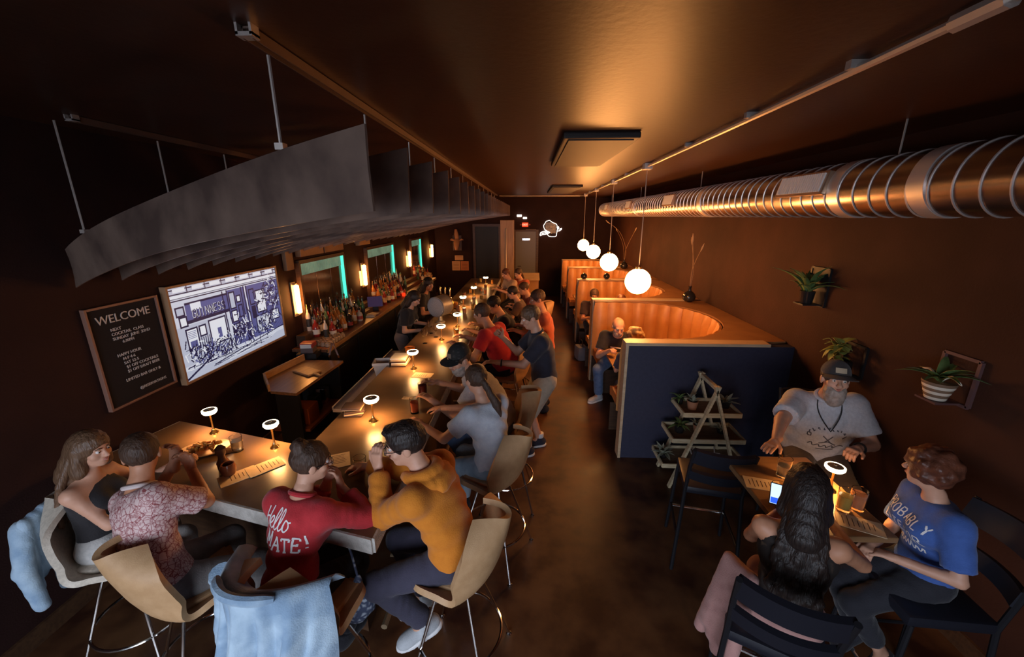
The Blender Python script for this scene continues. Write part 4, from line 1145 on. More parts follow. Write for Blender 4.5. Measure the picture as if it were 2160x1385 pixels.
# ------------------------------------------------------------------ high table and black chairs on the right
ht = thing('high_table', 'wooden high table of the group on the right', 'table', (1.63, 2.13, 0))
obj('table_top', MB().box((0, 0, 1.03), (.56, .72, .035), None, .008), pm('table_amber', (.22, .115, .05), .35, col2=(.28, .15, .065), nscale=4, stretch=(1, 6, 6)), ht)
obj('pedestal', MB().lathe([(.26, 0), (.26, .012), (.05, .03), (.04, .98), (.14, 1.012)], n=20), M_metB, ht, True)
TZ = 1.0476
def chair_proto():
    t = thing('high_chair', '', 'chair')
    obj('seat', MB().box((0, 0, .755), (.40, .40, .065), None, .025), M_vinylB, t, True)
    for sx in (-1, 1):
        obj('leg', MB().tube([(sx * .185, .17, .73), (sx * .215, .22, .005)], .014, 8), M_metB, t, True)
        obj('leg', MB().tube([(sx * .19, -.33, 1.20), (sx * .19, -.25, 1.0), (sx * .19, -.19, .75), (sx * .225, -.24, .005)], .014, 8), M_metB, t, True)
        obj('stretcher', MB().tube([(sx * .203, .197, .3), (sx * .207, -.217, .3)], .010, 6), M_metB, t, True)
    obj('foot_bar', MB().tube([(-.203, .197, .27), (.203, .197, .27)], .012, 8), M_chrome, t, True)
    for z, y, h in ((1.13, -.305, .13), (.93, -.24, .085)):
        m = MB()
        def fn(u, v, z=z, y=y, h=h): return ((u - .5) * .40, y - .055 * (1 - (2 * u - 1) ** 2) - .14 * (v - .5) * h * 2, z + (v - .5) * h)
        m.shell(fn, 12, 5, .03)
        obj('back_pad', m, M_vinylB, t, True, angle=50)
    return t
cp2 = chair_proto(); cu2 = []
CG = 'black vinyl high chairs at the right table'
place(cp2, cu2, (1.20, 1.55, 0), math.radians(62 - 90), 'black vinyl high chair under the woman with long dark hair', CG)
place(cp2, cu2, (2.05, 1.74, 0), math.radians(176 - 90), 'black vinyl high chair under the person in the blue shirt', CG)
place(cp2, cu2, (1.40, 2.74, 0), math.radians(78 - 90), 'empty black high chair at the far left of the high table', CG, (1, 1, .92))
place(cp2, cu2, (2.30, 2.95, 0), math.radians(-105 - 90), 'black high chair under the man in the grey shirt and cap', CG)
menu_sheet('printed kraft menu on the high table near the hand of the man in the cap', (1.45, 2.18, TZ), 1.3, .12, .2, 9)
menu_sheet('printed kraft menu at the right end of the high table', (1.78, 1.86, TZ), 1.1, .12, .2, 7)
menu_sheet('pale menu behind the dark hair of the woman at the high table', (1.74, 2.32, TZ), 1.3, .1, .18, 3)
tumbler('cocktail_glass', 'tall iced glass at the far side of the high table', 'cocktail', (1.62, 2.27, TZ), .04, .13, L_wat, .6)
tumbler('cocktail_glass', 'pale orange cocktail beside the phone on the high table', 'cocktail', (1.44, 2.02, TZ), .04, .12, L_pink, .75)
tumbler('cocktail_glass', 'yellow cocktail right of the small lamp on the high table', 'cocktail', (1.78, 1.98, TZ), .038, .12, L_yel, .75)
tumbler('cocktail_glass', 'pink cocktail at the right end of the high table', 'cocktail', (1.86, 1.99, TZ), .04, .12, L_pink, .8)
place(lp, lu, (1.82, 2.14, TZ), 0, 'small lit mushroom lamp on the high table', 'mushroom lamp on the high table', (.7, .7, .8))
# ------------------------------------------------------------------ people: smooth implicit bodies turned into one mesh
def nrm(v):
    v = np.asarray(v, float); l = np.linalg.norm(v)
    return v / l if l > 1e-9 else v

class Field:
    def __init__(s, lo, hi, h):
        s.lo = np.asarray(lo, float); s.h = h
        n = np.ceil((np.asarray(hi, float) - s.lo) / h).astype(int) + 1
        s.ax = [(s.lo[i] + np.arange(n[i]) * h).astype(np.float32) for i in range(3)]
        s.V = np.full(tuple(n), 1.0, np.float32)
    def region(s, lo, hi):
        sl = []
        for i in range(3):
            a = max(0, int(math.floor((lo[i] - s.lo[i]) / s.h))); b = min(len(s.ax[i]), int(math.ceil((hi[i] - s.lo[i]) / s.h)) + 1)
            if b - a < 2: return None
            sl.append(slice(a, b))
        X = s.ax[0][sl[0]][:, None, None]; Y = s.ax[1][sl[1]][None, :, None]; Z = s.ax[2][sl[2]][None, None, :]
        return tuple(sl), X, Y, Z
    def comb(s, sl, d, k, op):
        a = s.V[sl]
        if op == 's':
            d = -d
            r = np.maximum(a, d)
            if k > 0:
                h = np.maximum(k - np.abs(a - d), 0) / k; r = r + h * h * k * .25
        else:
            r = np.minimum(a, d)
            if k > 0:
                h = np.maximum(k - np.abs(a - d), 0) / k; r = r - h * h * k * .25
        s.V[sl] = r
    def rc(s, a, b, ra, rb, k=.02, inf=0.0, clip=False, op='u', wr=0.0):
        a = np.asarray(a, float); b = np.asarray(b, float); ra = ra + inf; rb = rb + inf
        m = max(ra, rb) + k + 3 * s.h + wr
        g = s.region(np.minimum(a, b) - m, np.maximum(a, b) + m)
        if g is None: return
        sl, X, Y, Z = g
        d = b - a; L2 = max(d @ d, 1e-9)
        t = ((X - a[0]) * d[0] + (Y - a[1]) * d[1] + (Z - a[2]) * d[2]) / L2
        tc = np.clip(t, 0, 1)
        D = np.sqrt((X - a[0] - tc * d[0]) ** 2 + (Y - a[1] - tc * d[1]) ** 2 + (Z - a[2] - tc * d[2]) ** 2) - (ra + (rb - ra) * tc)
        if wr > 0:
            D = D + wr * np.sin(t * math.sqrt(L2) * 75 + 3 * np.sin(X * 23 + Y * 31)) * .6
        if clip: D = np.maximum(D, (t - 1) * math.sqrt(L2))
        s.comb(sl, D, k, op)
    def ell(s, c, R, rad, k=.02, inf=0.0, op='u', noise=0.0, nf=60.0):
        c = np.asarray(c, float); rad = np.asarray(rad, float) + inf
        m = max(rad) + k + 3 * s.h + noise
        g = s.region(c - m, c + m)
        if g is None: return
        sl, X, Y, Z = g
        X = X - c[0]; Y = Y - c[1]; Z = Z - c[2]
        q = [X * R[0, i] + Y * R[1, i] + Z * R[2, i] for i in range(3)]
        k0 = np.sqrt((q[0] / rad[0]) ** 2 + (q[1] / rad[1]) ** 2 + (q[2] / rad[2]) ** 2)
        k1 = np.sqrt((q[0] / rad[0] ** 2) ** 2 + (q[1] / rad[1] ** 2) ** 2 + (q[2] / rad[2] ** 2) ** 2) + 1e-6
        D = k0 * (k0 - 1) / k1
        if noise > 0:
            D = D + noise * (np.sin(q[0] * nf + 1.3 * np.sin(q[2] * nf * .7)) * np.sin(q[1] * nf * 1.1 + 1) + .6 * np.sin(q[2] * nf * 1.3 + q[0] * nf * .5))
        s.comb(sl, D, k, op)
    def plane(s, p, n, k=.004):
        """keep the side against n"""
        p = np.asarray(p, float)
        X = s.ax[0][:, None, None]; Y = s.ax[1][None, :, None]; Z = s.ax[2][None, None, :]
        D = (X - p[0]) * n[0] + (Y - p[1]) * n[1] + (Z - p[2]) * n[2]
        s.V = np.maximum(s.V, D).astype(np.float32)
    def loft(s, P, lat, fwd, up, L, prof, hunch=0.0, inf=0.0, tmin=-.3, tmax=1.1, k=.03, wr=0.0):
        P = np.asarray(P, float)
        m = .42
        c = P + up * L * .5
        g = s.region(c - m - L * .3, c + m + L * .3)
        if g is None: return
        sl, X, Y, Z = g
        X = X - P[0]; Y = Y - P[1]; Z = Z - P[2]
        l = X * lat[0] + Y * lat[1] + Z * lat[2]; f = X * fwd[0] + Y * fwd[1] + Z * fwd[2]; t = (X * up[0] + Y * up[1] + Z * up[2]) / L
        pt, pa, pb, po = [np.array(q) for q in zip(*prof)]
        a = np.interp(t, pt, pa) + inf; b_ = np.interp(t, pt, pb) + inf; o = np.interp(t, pt, po)
        f = f - o + hunch * np.sin(np.clip(t, 0, 1.1) * PI * .9)
        D = (np.sqrt((l / a) ** 2 + (f / b_) ** 2) - 1) * np.minimum(a, b_)
        if wr > 0:
            D = D + wr * (np.sin(t * 26 + l * 22 + 2.2 * np.sin(l * 17 + f * 9)) + .7 * np.sin(l * 38 + t * 9 + np.sin(t * 17)))
        D = np.maximum(D, (tmin - t) * L); D = np.maximum(D, (t - tmax) * L)
        s.comb(sl, D, k, 'u')
    def nets(s):
        V = s.V; ins = V < 0
        n = V.shape
        cnt = np.zeros((n[0] - 1, n[1] - 1, n[2] - 1), np.int8)
        offs = [(i, j, k) for i in (0, 1) for j in (0, 1) for k in (0, 1)]
        for o in offs: cnt += ins[o[0]:n[0] - 1 + o[0], o[1]:n[1] - 1 + o[1], o[2]:n[2] - 1 + o[2]]
        I = np.nonzero((cnt > 0) & (cnt < 8))
        N = len(I[0])
        if N == 0: return np.zeros((0, 3)), np.zeros((0, 4), int)
        acc = np.zeros((N, 3)); c = np.zeros(N)
        for a in offs:
            for d in range(3):
                if a[d]: continue
                b = list(a); b[d] = 1
                va = V[I[0] + a[0], I[1] + a[1], I[2] + a[2]]; vb = V[I[0] + b[0], I[1] + b[1], I[2] + b[2]]
                mk = (va < 0) != (vb < 0)
                t = np.where(mk, va / np.where(mk, va - vb, 1), 0)
                p = np.tile(np.array(a, float), (N, 1)); p[:, d] += t
                acc[mk] += p[mk]; c[mk] += 1
        v = (np.stack(I, 1) + acc / c[:, None]) * s.h + s.lo
        idg = np.full(cnt.shape, -1, np.int32); idg[I] = np.arange(N)
        Q = []
        for ax, (b, cc) in enumerate(((1, 2), (2, 0), (0, 1))):
            sl0 = [slice(1, -1)] * 3; sl1 = [slice(1, -1)] * 3
            sl0[ax] = slice(0, n[ax] - 1); sl1[ax] = slice(1, n[ax])
            A = ins[tuple(sl0)]; B = ins[tuple(sl1)]
            J = list(np.nonzero(A != B)); fl = A[tuple(J)]
            J[b] = J[b] + 1; J[cc] = J[cc] + 1
            def cell(db, dc):
                q = [J[0], J[1], J[2]]; q[b] = q[b] - 1 + db; q[cc] = q[cc] - 1 + dc
                return idg[tuple(q)]
            q = np.stack([cell(0, 0), cell(1, 0), cell(1, 1), cell(0, 1)], 1)
            q[~fl] = q[~fl][:, ::-1]
            Q.append(q)
        return v, np.concatenate(Q)

def blocks_mesh(name, fields, base):
    V = []; Q = []; o = 0
    for f in fields:
        v, q = f.nets()
        if len(v) == 0: continue
        V.append(v - base); Q.append(q + o); o += len(v)
    me = bpy.data.meshes.new(name)
    np_mesh(me, np.concatenate(V), np.concatenate(Q))
    me.polygons.foreach_set('use_smooth', np.ones(len(me.polygons), bool))
    return me

def ik(S, T, l1, l2, pole):
    S = np.asarray(S, float); T = np.asarray(T, float)
    d = T - S; D = np.linalg.norm(d); u_ = d / D
    D2 = min(D, (l1 + l2) * .995); D2 = max(D2, abs(l1 - l2) * 1.05 + .02)
    T = S + u_ * D2
    a = (l1 * l1 - l2 * l2 + D2 * D2) / (2 * D2); h = math.sqrt(max(0, l1 * l1 - a * a))
    p = np.asarray(pole, float); p = p - u_ * (p @ u_); p = nrm(p)
    return S + u_ * a + p * h, T

M_skin = pm('skin_fair', (.60, .315, .205), .5, col2=(.64, .345, .23), nscale=20)
M_skinT = pm('skin_tan', (.48, .215, .12), .5, col2=(.52, .245, .14), nscale=20)
M_eyeW = pm('eye_white', (.75, .70, .66), .3)
M_iris = pm('eye_dark', (.02, .014, .01), .2)
M_lip = pm('lips', (.46, .17, .13), .45)
HAIR = {'brown': pm('brown_hair', (.045, .022, .013), .58, col2=(.075, .038, .022), nscale=30, stretch=(4, 4, .6), bump=.7, bscale=26),
        'black': pm('black_hair', (.014, .009, .008), .5, col2=(.03, .018, .014), nscale=30, stretch=(4, 4, .6), bump=.7, bscale=26),
        'auburn': pm('auburn_hair', (.16, .05, .025), .45, col2=(.08, .026, .014), nscale=26, bump=.6, bscale=40),
        'lightbrown': pm('light_brown_hair', (.16, .085, .045), .45, col2=(.10, .052, .028), nscale=30, stretch=(4, 4, .6), bump=.7, bscale=26),
        'grey': pm('grey_hair', (.28, .25, .22), .5, col2=(.18, .16, .14), nscale=40),
        'blond': pm('blond_hair', (.42, .27, .13), .5, col2=(.30, .19, .09), nscale=30),
        'greybeard': pm('grey_beard', (.40, .34, .30), .6, col2=(.26, .22, .19), nscale=50)}

def fabric(name, c, c2=None, sc=25, rough=.85, bump=.25):
    return pm(name, c, rough, col2=c2 if c2 else tuple(min(1, x * 1.15) for x in c), nscale=sc, bump=bump, bscale=140, sheen=.15)

PEOPLE = {}
def person(key, label, pelvis, face, lean=0, side=0, S=1.0, fem=False, fat=0.0, head=(0, 0), hands=(None, None), elbow=(None, None), hdir=(None, None), curl=(.35, .35),
           feet=(None, None), toe=None, knee=None, top=None, bottom=None, shoes=None, hair=None, skin=None, eyes=True, hq=1.0, hunch=.02, neckf=.25, extras=(), group=None, chest=None, lowdetail=False, shoe_sole=None):
    skin = skin or M_skin
    P = np.array(pelvis, float); fa = math.radians(face)
    base = np.array([P[0], P[1], 0.0])
    F0 = np.array([math.cos(fa), math.sin(fa), 0]); R0 = np.array([math.sin(fa), -math.cos(fa), 0])
    ca = math.radians(face if chest is None else chest)
    Fc = np.array([math.cos(ca), math.sin(ca), 0]); Rc = np.array([math.sin(ca), -math.cos(ca), 0])
    up = np.array([0, 0, 1.0])
    le, sd = math.radians(lean), math.radians(side)
    up_t = nrm(up * math.cos(le) * math.cos(sd) + Fc * math.sin(le) + Rc * math.sin(sd))
    lat = nrm(Rc - up_t * (Rc @ up_t)); fwd = nrm(np.cross(up_t, lat))
    L = .50 * S
    w = (.90 if fem else 1.0) * S; ff = 1 + fat * .35; fb = 1 + fat * .75
    prof = [(-.22, .05 * w, .05 * w, 0), (-.13, .145 * w * (1.06 if fem else 1), .10 * w, 0), (0, .168 * w * (1.08 if fem else 1) * (1 + fat * .2), .115 * w * (1 + fat * .3), 0),
            (.25, (.128 if fem else .150) * w * ff, .098 * w * fb, .02 * fat), (.45, (.132 if fem else .155) * w * ff, .104 * w * fb, .035 * fat), (.68, .168 * w * (1 + fat * .2), .112 * w * (1 + fat * .35), .01),
            (.84, .165 * w, .092 * w, 0), (.94, .115 * w, .068 * w, 0), (1.0, .066 * w, .056 * w, 0), (1.06, .045 * w, .045 * w, 0)]
    N = P + up_t * L
    sh = .168 * w + .012 * fat
    rs = .046 * S * (.88 if fem else 1) * (1 + .25 * fat)
    ua, fo = .285 * S, .255 * S
    J = {}
    for i, sgn in enumerate((-1, 1)):      # 0 left, 1 right
        Sj = N - up_t * .062 * S + lat * sgn * sh - fwd * hunch * .4
        T = hands[i]
        if T is None: T = Sj + np.array([0, 0, -.5 * S]) + lat * sgn * .06 + fwd * .05
        T = np.asarray(T, float)
        if T[2] < .0: T = T
        pole = elbow[i]
        if pole is None: pole = np.array([0, 0, -1.0]) + lat * sgn * .5 - fwd * .25
        E_, W_ = ik(Sj, T, ua, fo, pole)
        J[i] = (Sj, E_, W_)
    hp = .092 * w
    th, shn = .43 * S, .42 * S
    G = {}
    for i, sgn in enumerate((-1, 1)):
        Hj = P + R0 * sgn * hp - up * .015
        T = feet[i]
        if T is None: T = np.array([P[0], P[1], .085]) + R0 * sgn * .1
        pk = knee[i] if knee else F0 + up * .25
        K_, A_ = ik(Hj, T, th, shn, pk)
        G[i] = (Hj, K_, A_)
    td = toe if toe is not None else F0
    # head frame
    ha = math.radians((face if chest is None else chest) + head[0]); hpit = math.radians(head[1]) + le * .35
    Fh0 = np.array([math.cos(ha), math.sin(ha), 0]); Rh = np.array([math.sin(ha), -math.cos(ha), 0])
    Fh = Fh0 * math.cos(hpit) - up * math.sin(hpit); Uh = np.cross(Rh, Fh)
    HR = np.stack([Rh, Fh, Uh], 1)
    nd = nrm(up_t * .7 + up * .5 + fwd * neckf)
    H = N + nd * .178 * S + Fh * .018
    hs = S * (.97 if fem else 1.0)
    hl = lambda x, y, z: H + HR @ (np.array([x, y, z]) * hs)
    def neck(f, inf=0.0):
        f.rc(N - up_t * .03 * S, hl(0, -.022, -.045), .058 * S * (.85 if fem else 1.0), .05 * S * (.85 if fem else 1.0), .03, inf)
    def arms(f, inf=0.0, hq_=True):
        for i in (0, 1):
            Sj, E_, W_ = J[i]
            f.rc(N - up_t * .05 * S + (Sj - N) * .45, Sj, .052 * S, .054 * S * (1 + .2 * fat) * (.9 if fem else 1), .04, inf)
            f.rc(Sj, E_, rs * 1.06, rs * .86, .02, inf); f.rc(E_, W_, rs * .88, .028 * S, .012, inf)
    def legs(f, inf=0.0):
        for i in (0, 1):
            Hj, K_, A_ = G[i]
            f.rc(Hj, K_, .085 * S * (1 + .2 * fat), .058 * S, .03, inf); f.rc(K_, A_, .056 * S, .037 * S, .015, inf)
    pts = np.array([N, P, P - up * .15] + [q for i in (0, 1) for q in J[i]] + [q for i in (0, 1) for q in G[i]] + [G[i][2] + td * .1 for i in (0, 1)])
    lo = pts.min(0) - .16; hi = pts.max(0) + .16
    hb = .017 * hq if not lowdetail else .024
    B = Field(lo, hi, hb)
    B.loft(P, lat, fwd, up_t, L, prof, hunch)
    if fem:
        for sgn in (-1, 1): B.ell(P + up_t * .66 * L + lat * sgn * .075 * S + fwd * .075 * S, np.stack([lat, fwd, up_t], 1), (.062 * S, .055 * S, .06 * S), .03)
    neck(B); arms(B); legs(B)
    for i in (0, 1): B.rc(G[i][2], G[i][2] + td * .10 * S - up * .045 * S, .036 * S, .03 * S, .02)
    fields = [B]
    # head block
    hh = (.0062 if not lowdetail else .011) * hq
    HB = Field(H - .19 * hs, H + .17 * hs, hh)
    HB.ell(hl(0, -.014, .034), HR, np.array([.074, .092, .084]) * hs, .01)
    HB.ell(hl(0, .026, -.048), HR, np.array([.052 if fem else .057, .060, .066]) * hs, .035)
    HB.ell(hl(0, .058, -.088), HR, np.array([.026, .022, .020]) * hs, .02)          # chin
    for sgn in (-1, 1):
        HB.ell(hl(sgn * .040, .055, -.022), HR, np.array([.024, .022, .022]) * hs, .02)    # cheek
        HB.ell(hl(sgn * .077, -.010, -.006), HR, np.array([.010, .022, .032]) * hs, .008)   # ear
    HB.ell(hl(0, .072, .028), HR, np.array([.05, .016, .012]) * hs, .015)            # brow
    for sgn in (-1, 1): HB.ell(hl(sgn * .031, .092, .008), HR, np.array([.017, .014, .011]) * hs, .012, op='s')
    HB.rc(hl(0, .082, .012), hl(0, .106, -.022), .008 * hs, .0135 * hs, .012)         # nose
    for sgn in (-1, 1): HB.ell(hl(sgn * .012, .097, -.026), HR, np.array([.009, .010, .008]) * hs, .006)
    HB.ell(hl(0, .082, -.053), HR, np.array([.025, .011, .013]) * hs, .008)          # mouth mound
    neck(HB)
    HB.plane(N + up_t * .045 * S, -up_t)
    fields.append(HB)
    # hands
    for i, sgn in enumerate((-1, 1)):
        Sj, E_, W_ = J[i]
        d = nrm(W_ - E_)
        if hdir[i] is not None and hdir[i][0] is not None: d = nrm(hdir[i][0])
        if hdir[i] is not None and len(hdir[i]) > 1: n = np.asarray(hdir[i][1], float)
        else: n = np.array([0, 0, -1.0]) if abs(d[2]) < .65 else -lat * sgn
        n = nrm(n - d * (n @ d)); s_ = np.cross(d, n)
        thumb_side = s_ if (s_ @ (up + fwd * .5 - lat * sgn * .4)) > 0 else -s_
        hsz = S * (.92 if fem else 1.0)
        A = Field(W_ - .2 * hsz, W_ + .2 * hsz, .0052 * hq if not lowdetail else .010)
        k_ = .006
        A.rc(W_ - d * .05, W_ + d * .015, .029 * S, .026 * hsz, .01)
        for q in (-.024, -.008, .008, .024):
            A.rc(W_ + d * .015 * hsz + thumb_side * q * .7 * hsz, W_ + d * .085 * hsz + thumb_side * q * hsz, .014 * hsz, .012 * hsz, .012)
        c_ = curl[i]
        for q, ln in ((-.030, .062), (-.010, .078), (.010, .084), (.030, .074)):
            p0 = W_ + (d * .088 + thumb_side * q) * hsz
            a1, a2, a3 = c_, c_ * 2.2, c_ * 3.0
            d1 = d * math.cos(a1) + n * math.sin(a1); d2 = d * math.cos(a2) + n * math.sin(a2); d3 = d * math.cos(a3) + n * math.sin(a3)
            p1 = p0 + d1 * ln * .48 * hsz; p2 = p1 + d2 * ln * .32 * hsz; p3 = p2 + d3 * ln * .22 * hsz
            A.rc(p0 - d * .01, p1, .0098 * hsz, .0092 * hsz, k_); A.rc(p1, p2, .0092 * hsz, .0086 * hsz, .003); A.rc(p2, p3, .0086 * hsz, .0075 * hsz, .003)
        t0 = W_ + (d * .022 + thumb_side * .022) * hsz; t1 = t0 + (d * .035 + thumb_side * .032 + n * .012) * hsz; t2 = t1 + (d * .034 + thumb_side * .008 + n * .012) * hsz
        A.rc(t0, t1, .015 * hsz, .0115 * hsz, .008); A.rc(t1, t2, .011 * hsz, .009 * hsz, .003)
        fields.append(A)
    me = blocks_mesh('body', fields, base)
    o = obj('person', me, skin, None, False, tuple(base))
    tag(o, label, 'person', group)
    info = dict(o=o, base=base, N=N, P=P, up=up_t, lat=lat, fwd=fwd, H=H, HR=HR, hs=hs, hl=hl, J=J, G=G, L=L, S=S)
    # face details
    if eyes and not lowdetail:
        for sgn in (-1, 1):
            m = MB(); c = hl(sgn * .031, .075, .009) - base
            bm = bmesh.new(); bmesh.ops.create_uvsphere(bm, u_segments=12, v_segments=8, radius=.0112 * hs)
            m.add([Vector(c) + v.co for v in bm.verts], [[v.index for v in f.verts] for f in bm.faces]); bm.free()
            e = obj('eye', m, M_eyeW, o, True)
            c2 = hl(sgn * .030, .0838, .008) - base
            bm = bmesh.new(); bmesh.ops.create_uvsphere(bm, u_segments=8, v_segments=6, radius=.0052 * hs)
            obj('iris', MB().add([Vector(c2) + v.co for v in bm.verts], [[v.index for v in f.verts] for f in bm.faces]), M_iris, e, True); bm.free()
            obj('eyebrow', MB().tube([hl(sgn * .014, .089, .030) - base, hl(sgn * .030, .088, .034) - base, hl(sgn * .047, .076, .029) - base], [.0035, .0042, .002], 6), HAIR.get((hair or {}).get('col', 'brown'), HAIR['brown']), o, True)
        obj('lips', MB().tube([hl(-.021, .082, -.053) - base, hl(-.008, .0925, -.050) - base, hl(.008, .0925, -.050) - base, hl(.021, .082, -.053) - base], [.002, .0052, .0052, .002], 6).tube([hl(-.018, .083, -.056) - base, hl(0, .0925, -.058) - base, hl(.018, .083, -.056) - base], [.002, .0062, .002], 6), M_lip, o, True)
    # ---------------- clothing
    hc = (.0145 if not lowdetail else .022) * hq
    if top:
        inf = top.get('loose', .013)
        C = Field(lo, hi + .02, hc)
        C.loft(P, lat, fwd, up_t, L, prof, hunch, inf, top.get('hem', -.10), .985, .03, top.get('wr', .0028))
        if fem:
            for sgn in (-1, 1): C.ell(P + up_t * .66 * L + lat * sgn * .075 * S + fwd * .075 * S, np.stack([lat, fwd, up_t], 1), (.062 * S, .055 * S, .06 * S), .04, inf)
        sl = top.get('sleeve', .6)
        if sl > 0:
            for i in (0, 1):
                Sj, E_, W_ = J[i]
                C.rc(N - up_t * .05 * S + (Sj - N) * .4, Sj, .054 * S, .058 * S * (1 + .2 * fat), .04, inf * .9)
                if sl <= 1:
                    C.rc(Sj, Sj + (E_ - Sj) * sl, rs * 1.08, rs * 1.06, .025, inf + .006, True, wr=.003)
                else:
                    C.rc(Sj, E_, rs * 1.08, rs * .98, .03, inf + .002, wr=.005)
                    C.rc(E_, E_ + (W_ - E_) * (sl - 1), rs * .98, .036 * S, .03, inf + .001, True, wr=.005)
        sc_ = top.get('scoop')
        if sc_: C.ell(N + up_t * .0 - fwd * (.02 if sc_ > 0 else .06), np.stack([lat, fwd, up_t], 1), (.105 * S, .13 * S, abs(sc_) * S), .01, op='s')
        cm_ = blocks_mesh('top', [C], base)
        info['top'] = obj(top.get('name', 'shirt'), cm_, top['mat'], o)
        if top.get('hood'):
            HF = Field(N - .26, N + .22, .010)
            ringp = lambda a, r, z, dz=0.0: N + lat * math.sin(a) * r * .92 - fwd * math.cos(a) * r + up_t * (z + dz * math.cos(a))
            AA = np.linspace(-2.5, 2.5, 13)
            for q in range(12):
                HF.rc(ringp(AA[q], .088, .012, -.005), ringp(AA[q + 1], .088, .012, -.005), .030, .030, .012, wr=.003)
                if 2 < q < 9: HF.rc(ringp(AA[q], .118, -.028, -.02), ringp(AA[q + 1], .118, -.028, -.02), .034, .034, .008, wr=.004)
            HF.rc(N - fwd * .115 - up_t * .075 - lat * .05, N - fwd * .115 - up_t * .075 + lat * .05, .038, .038, .02, wr=.004)
            HF.rc(N - up_t * .1, N + up_t * .14 + fwd * .01, .054, .060, .006, op='s')
            obj('hood', blocks_mesh('hood', [HF], base), top['mat'], info['top'])
        if top.get('collar'):
            cc = N + up_t * .012
            obj('collar', MB().tube([cc + (lat * math.cos(a) * .072 + fwd * (math.sin(a) * .064)) * S * (1 if not fem else .9) - up_t * .012 * math.sin(a) - base for a in [2 * PI * k / 20 for k in range(20)]], .0125, 8, True), top.get('collarmat', top['mat']), info['top'], True)
    if bottom:
        inf = bottom.get('loose', .012); ln = bottom.get('len', 1.93)
        C = Field(np.array([lo[0], lo[1], max(lo[2], -.02)]), np.array([hi[0], hi[1], P[2] + .22]), hc)
        C.loft(P, lat, fwd, up_t, L, [(t_, a * 1.0, b_, o_) for t_, a, b_, o_ in prof], hunch, inf * .55, -.3, .16, .02)
        for i in (0, 1):
            Hj, K_, A_ = G[i]
            if ln <= 1: C.rc(Hj, Hj + (K_ - Hj) * ln, .087 * S * (1 + .2 * fat), .075 * S, .03, inf + .006, True, wr=.003)
            else:
                C.rc(Hj, K_, .086 * S * (1 + .2 * fat), .060 * S, .03, inf, wr=.004)
                C.rc(K_, K_ + (A_ - K_) * (ln - 1), .060 * S, .050 * S * bottom.get('flare', 1.0), .025, inf, True, wr=.004)
        info['bottom'] = obj(bottom.get('name', 'trousers'), blocks_mesh('bottom', [C], base), bottom['mat'], o)
    if shoes:
        for i in (0, 1):
            A_ = G[i][2]
            tdd = nrm(td); rgt = np.array([tdd[1], -tdd[0], 0]); upf = np.cross(rgt, tdd) if abs(tdd[2]) > 1e-3 else up
            C = Field(A_ - .26, A_ + .26, .0085 if not lowdetail else .014)
            RR = np.stack([rgt, tdd, upf], 1)
            C.ell(A_ - upf * .030 * S - tdd * .015, RR, (.044 * S, .062 * S, .052 * S), .02)
            C.ell(A_ - upf * .042 * S + tdd * .075 * S, RR, (.046 * S, .095 * S, .040 * S), .04)
            C.ell(A_ - upf * .050 * S + tdd * .14 * S, RR, (.045 * S, .055 * S, .030 * S), .03)
            C.rc(A_, A_ + upf * .035, .047 * S, .047 * S, .02, clip=True)
            C.plane(A_ - upf * .072 * S, -upf)
            so = obj('shoe', blocks_mesh('shoe', [C], base), shoes, o)
            if shoe_sole is not None:
                C = Field(A_ - .28, A_ + .28, .0085)
                C.ell(A_ - upf * .070 * S - tdd * .012, RR, (.050 * S, .068 * S, .05 * S), .02)
                C.ell(A_ - upf * .070 * S + tdd * .10 * S, RR, (.052 * S, .105 * S, .05 * S), .04)
                C.plane(A_ - upf * .054 * S, upf); C.plane(A_ - upf * .082 * S, -upf)
                obj('sole', blocks_mesh('sole', [C], base), shoe_sole, so)
    # ---------------- hair
    if hair:
        st = hair['style']; hm = HAIR[hair['col']]
        C = Field(H - .34 * hs, H + .24 * hs, (.0078 if not lowdetail else .012) * hq)
        nz_ = .0022
        if st in ('short', 'bun', 'long', 'pony', 'curly', 'side', 'fringe'):
            inf = {'curly': .028, 'short': .010, 'side': .014, 'bun': .012, 'pony': .010, 'long': .014, 'fringe': .014}[st]
            C.ell(hl(0, -.016, .036), HR, np.array([.074, .092, .085]) * hs, .01, inf, noise=.007 if st == 'curly' else nz_, nf=75 if st == 'curly' else 130)
            if st == 'curly':
                rr = random.Random(3)
                for q in range(26):
                    a = rr.uniform(0, 2 * PI); e = rr.uniform(-.9, 1.2)
                    x, y_, z_ = math.cos(a) * math.cos(e), math.sin(a) * math.cos(e), math.sin(e)
                    if y_ > .35 and z_ < .75: continue
                    C.ell(hl(x * .098, -.016 + y_ * .108, .03 + z_ * .105), HR, np.array([.03, .03, .03]) * hs * rr.uniform(.8, 1.25), .012, noise=.004, nf=90)
            C.ell(hl(0, .112, -.035), HR, np.array([.082, .082, .088]) * hs, .008, op='s')        # face opening
            if st in ('short', 'side'):
                C.plane(hl(0, -.06, -.052), -(HR @ nrm(np.array([0, -.35, 1.0]))))
                for sgn in (-1, 1): C.ell(hl(sgn * .085, .006, -.03), HR, np.array([.03, .028, .045]) * hs, .005, op='s')
            elif st in ('bun', 'pony'):
                C.plane(hl(0, -.06, -.060), -(HR @ nrm(np.array([0, -.4, 1.0]))))
                for sgn in (-1, 1): C.ell(hl(sgn * .085, .008, -.03), HR, np.array([.028, .026, .04]) * hs, .005, op='s')
            if st == 'side': C.ell(hl(.01, .055, .098), HR, np.array([.06, .045, .022]) * hs, .02, noise=.003, nf=140)
            if st == 'bun': C.ell(hl(0, -.075, .115), HR, np.array([.048, .042, .040]) * hs, .012, noise=.004, nf=120)
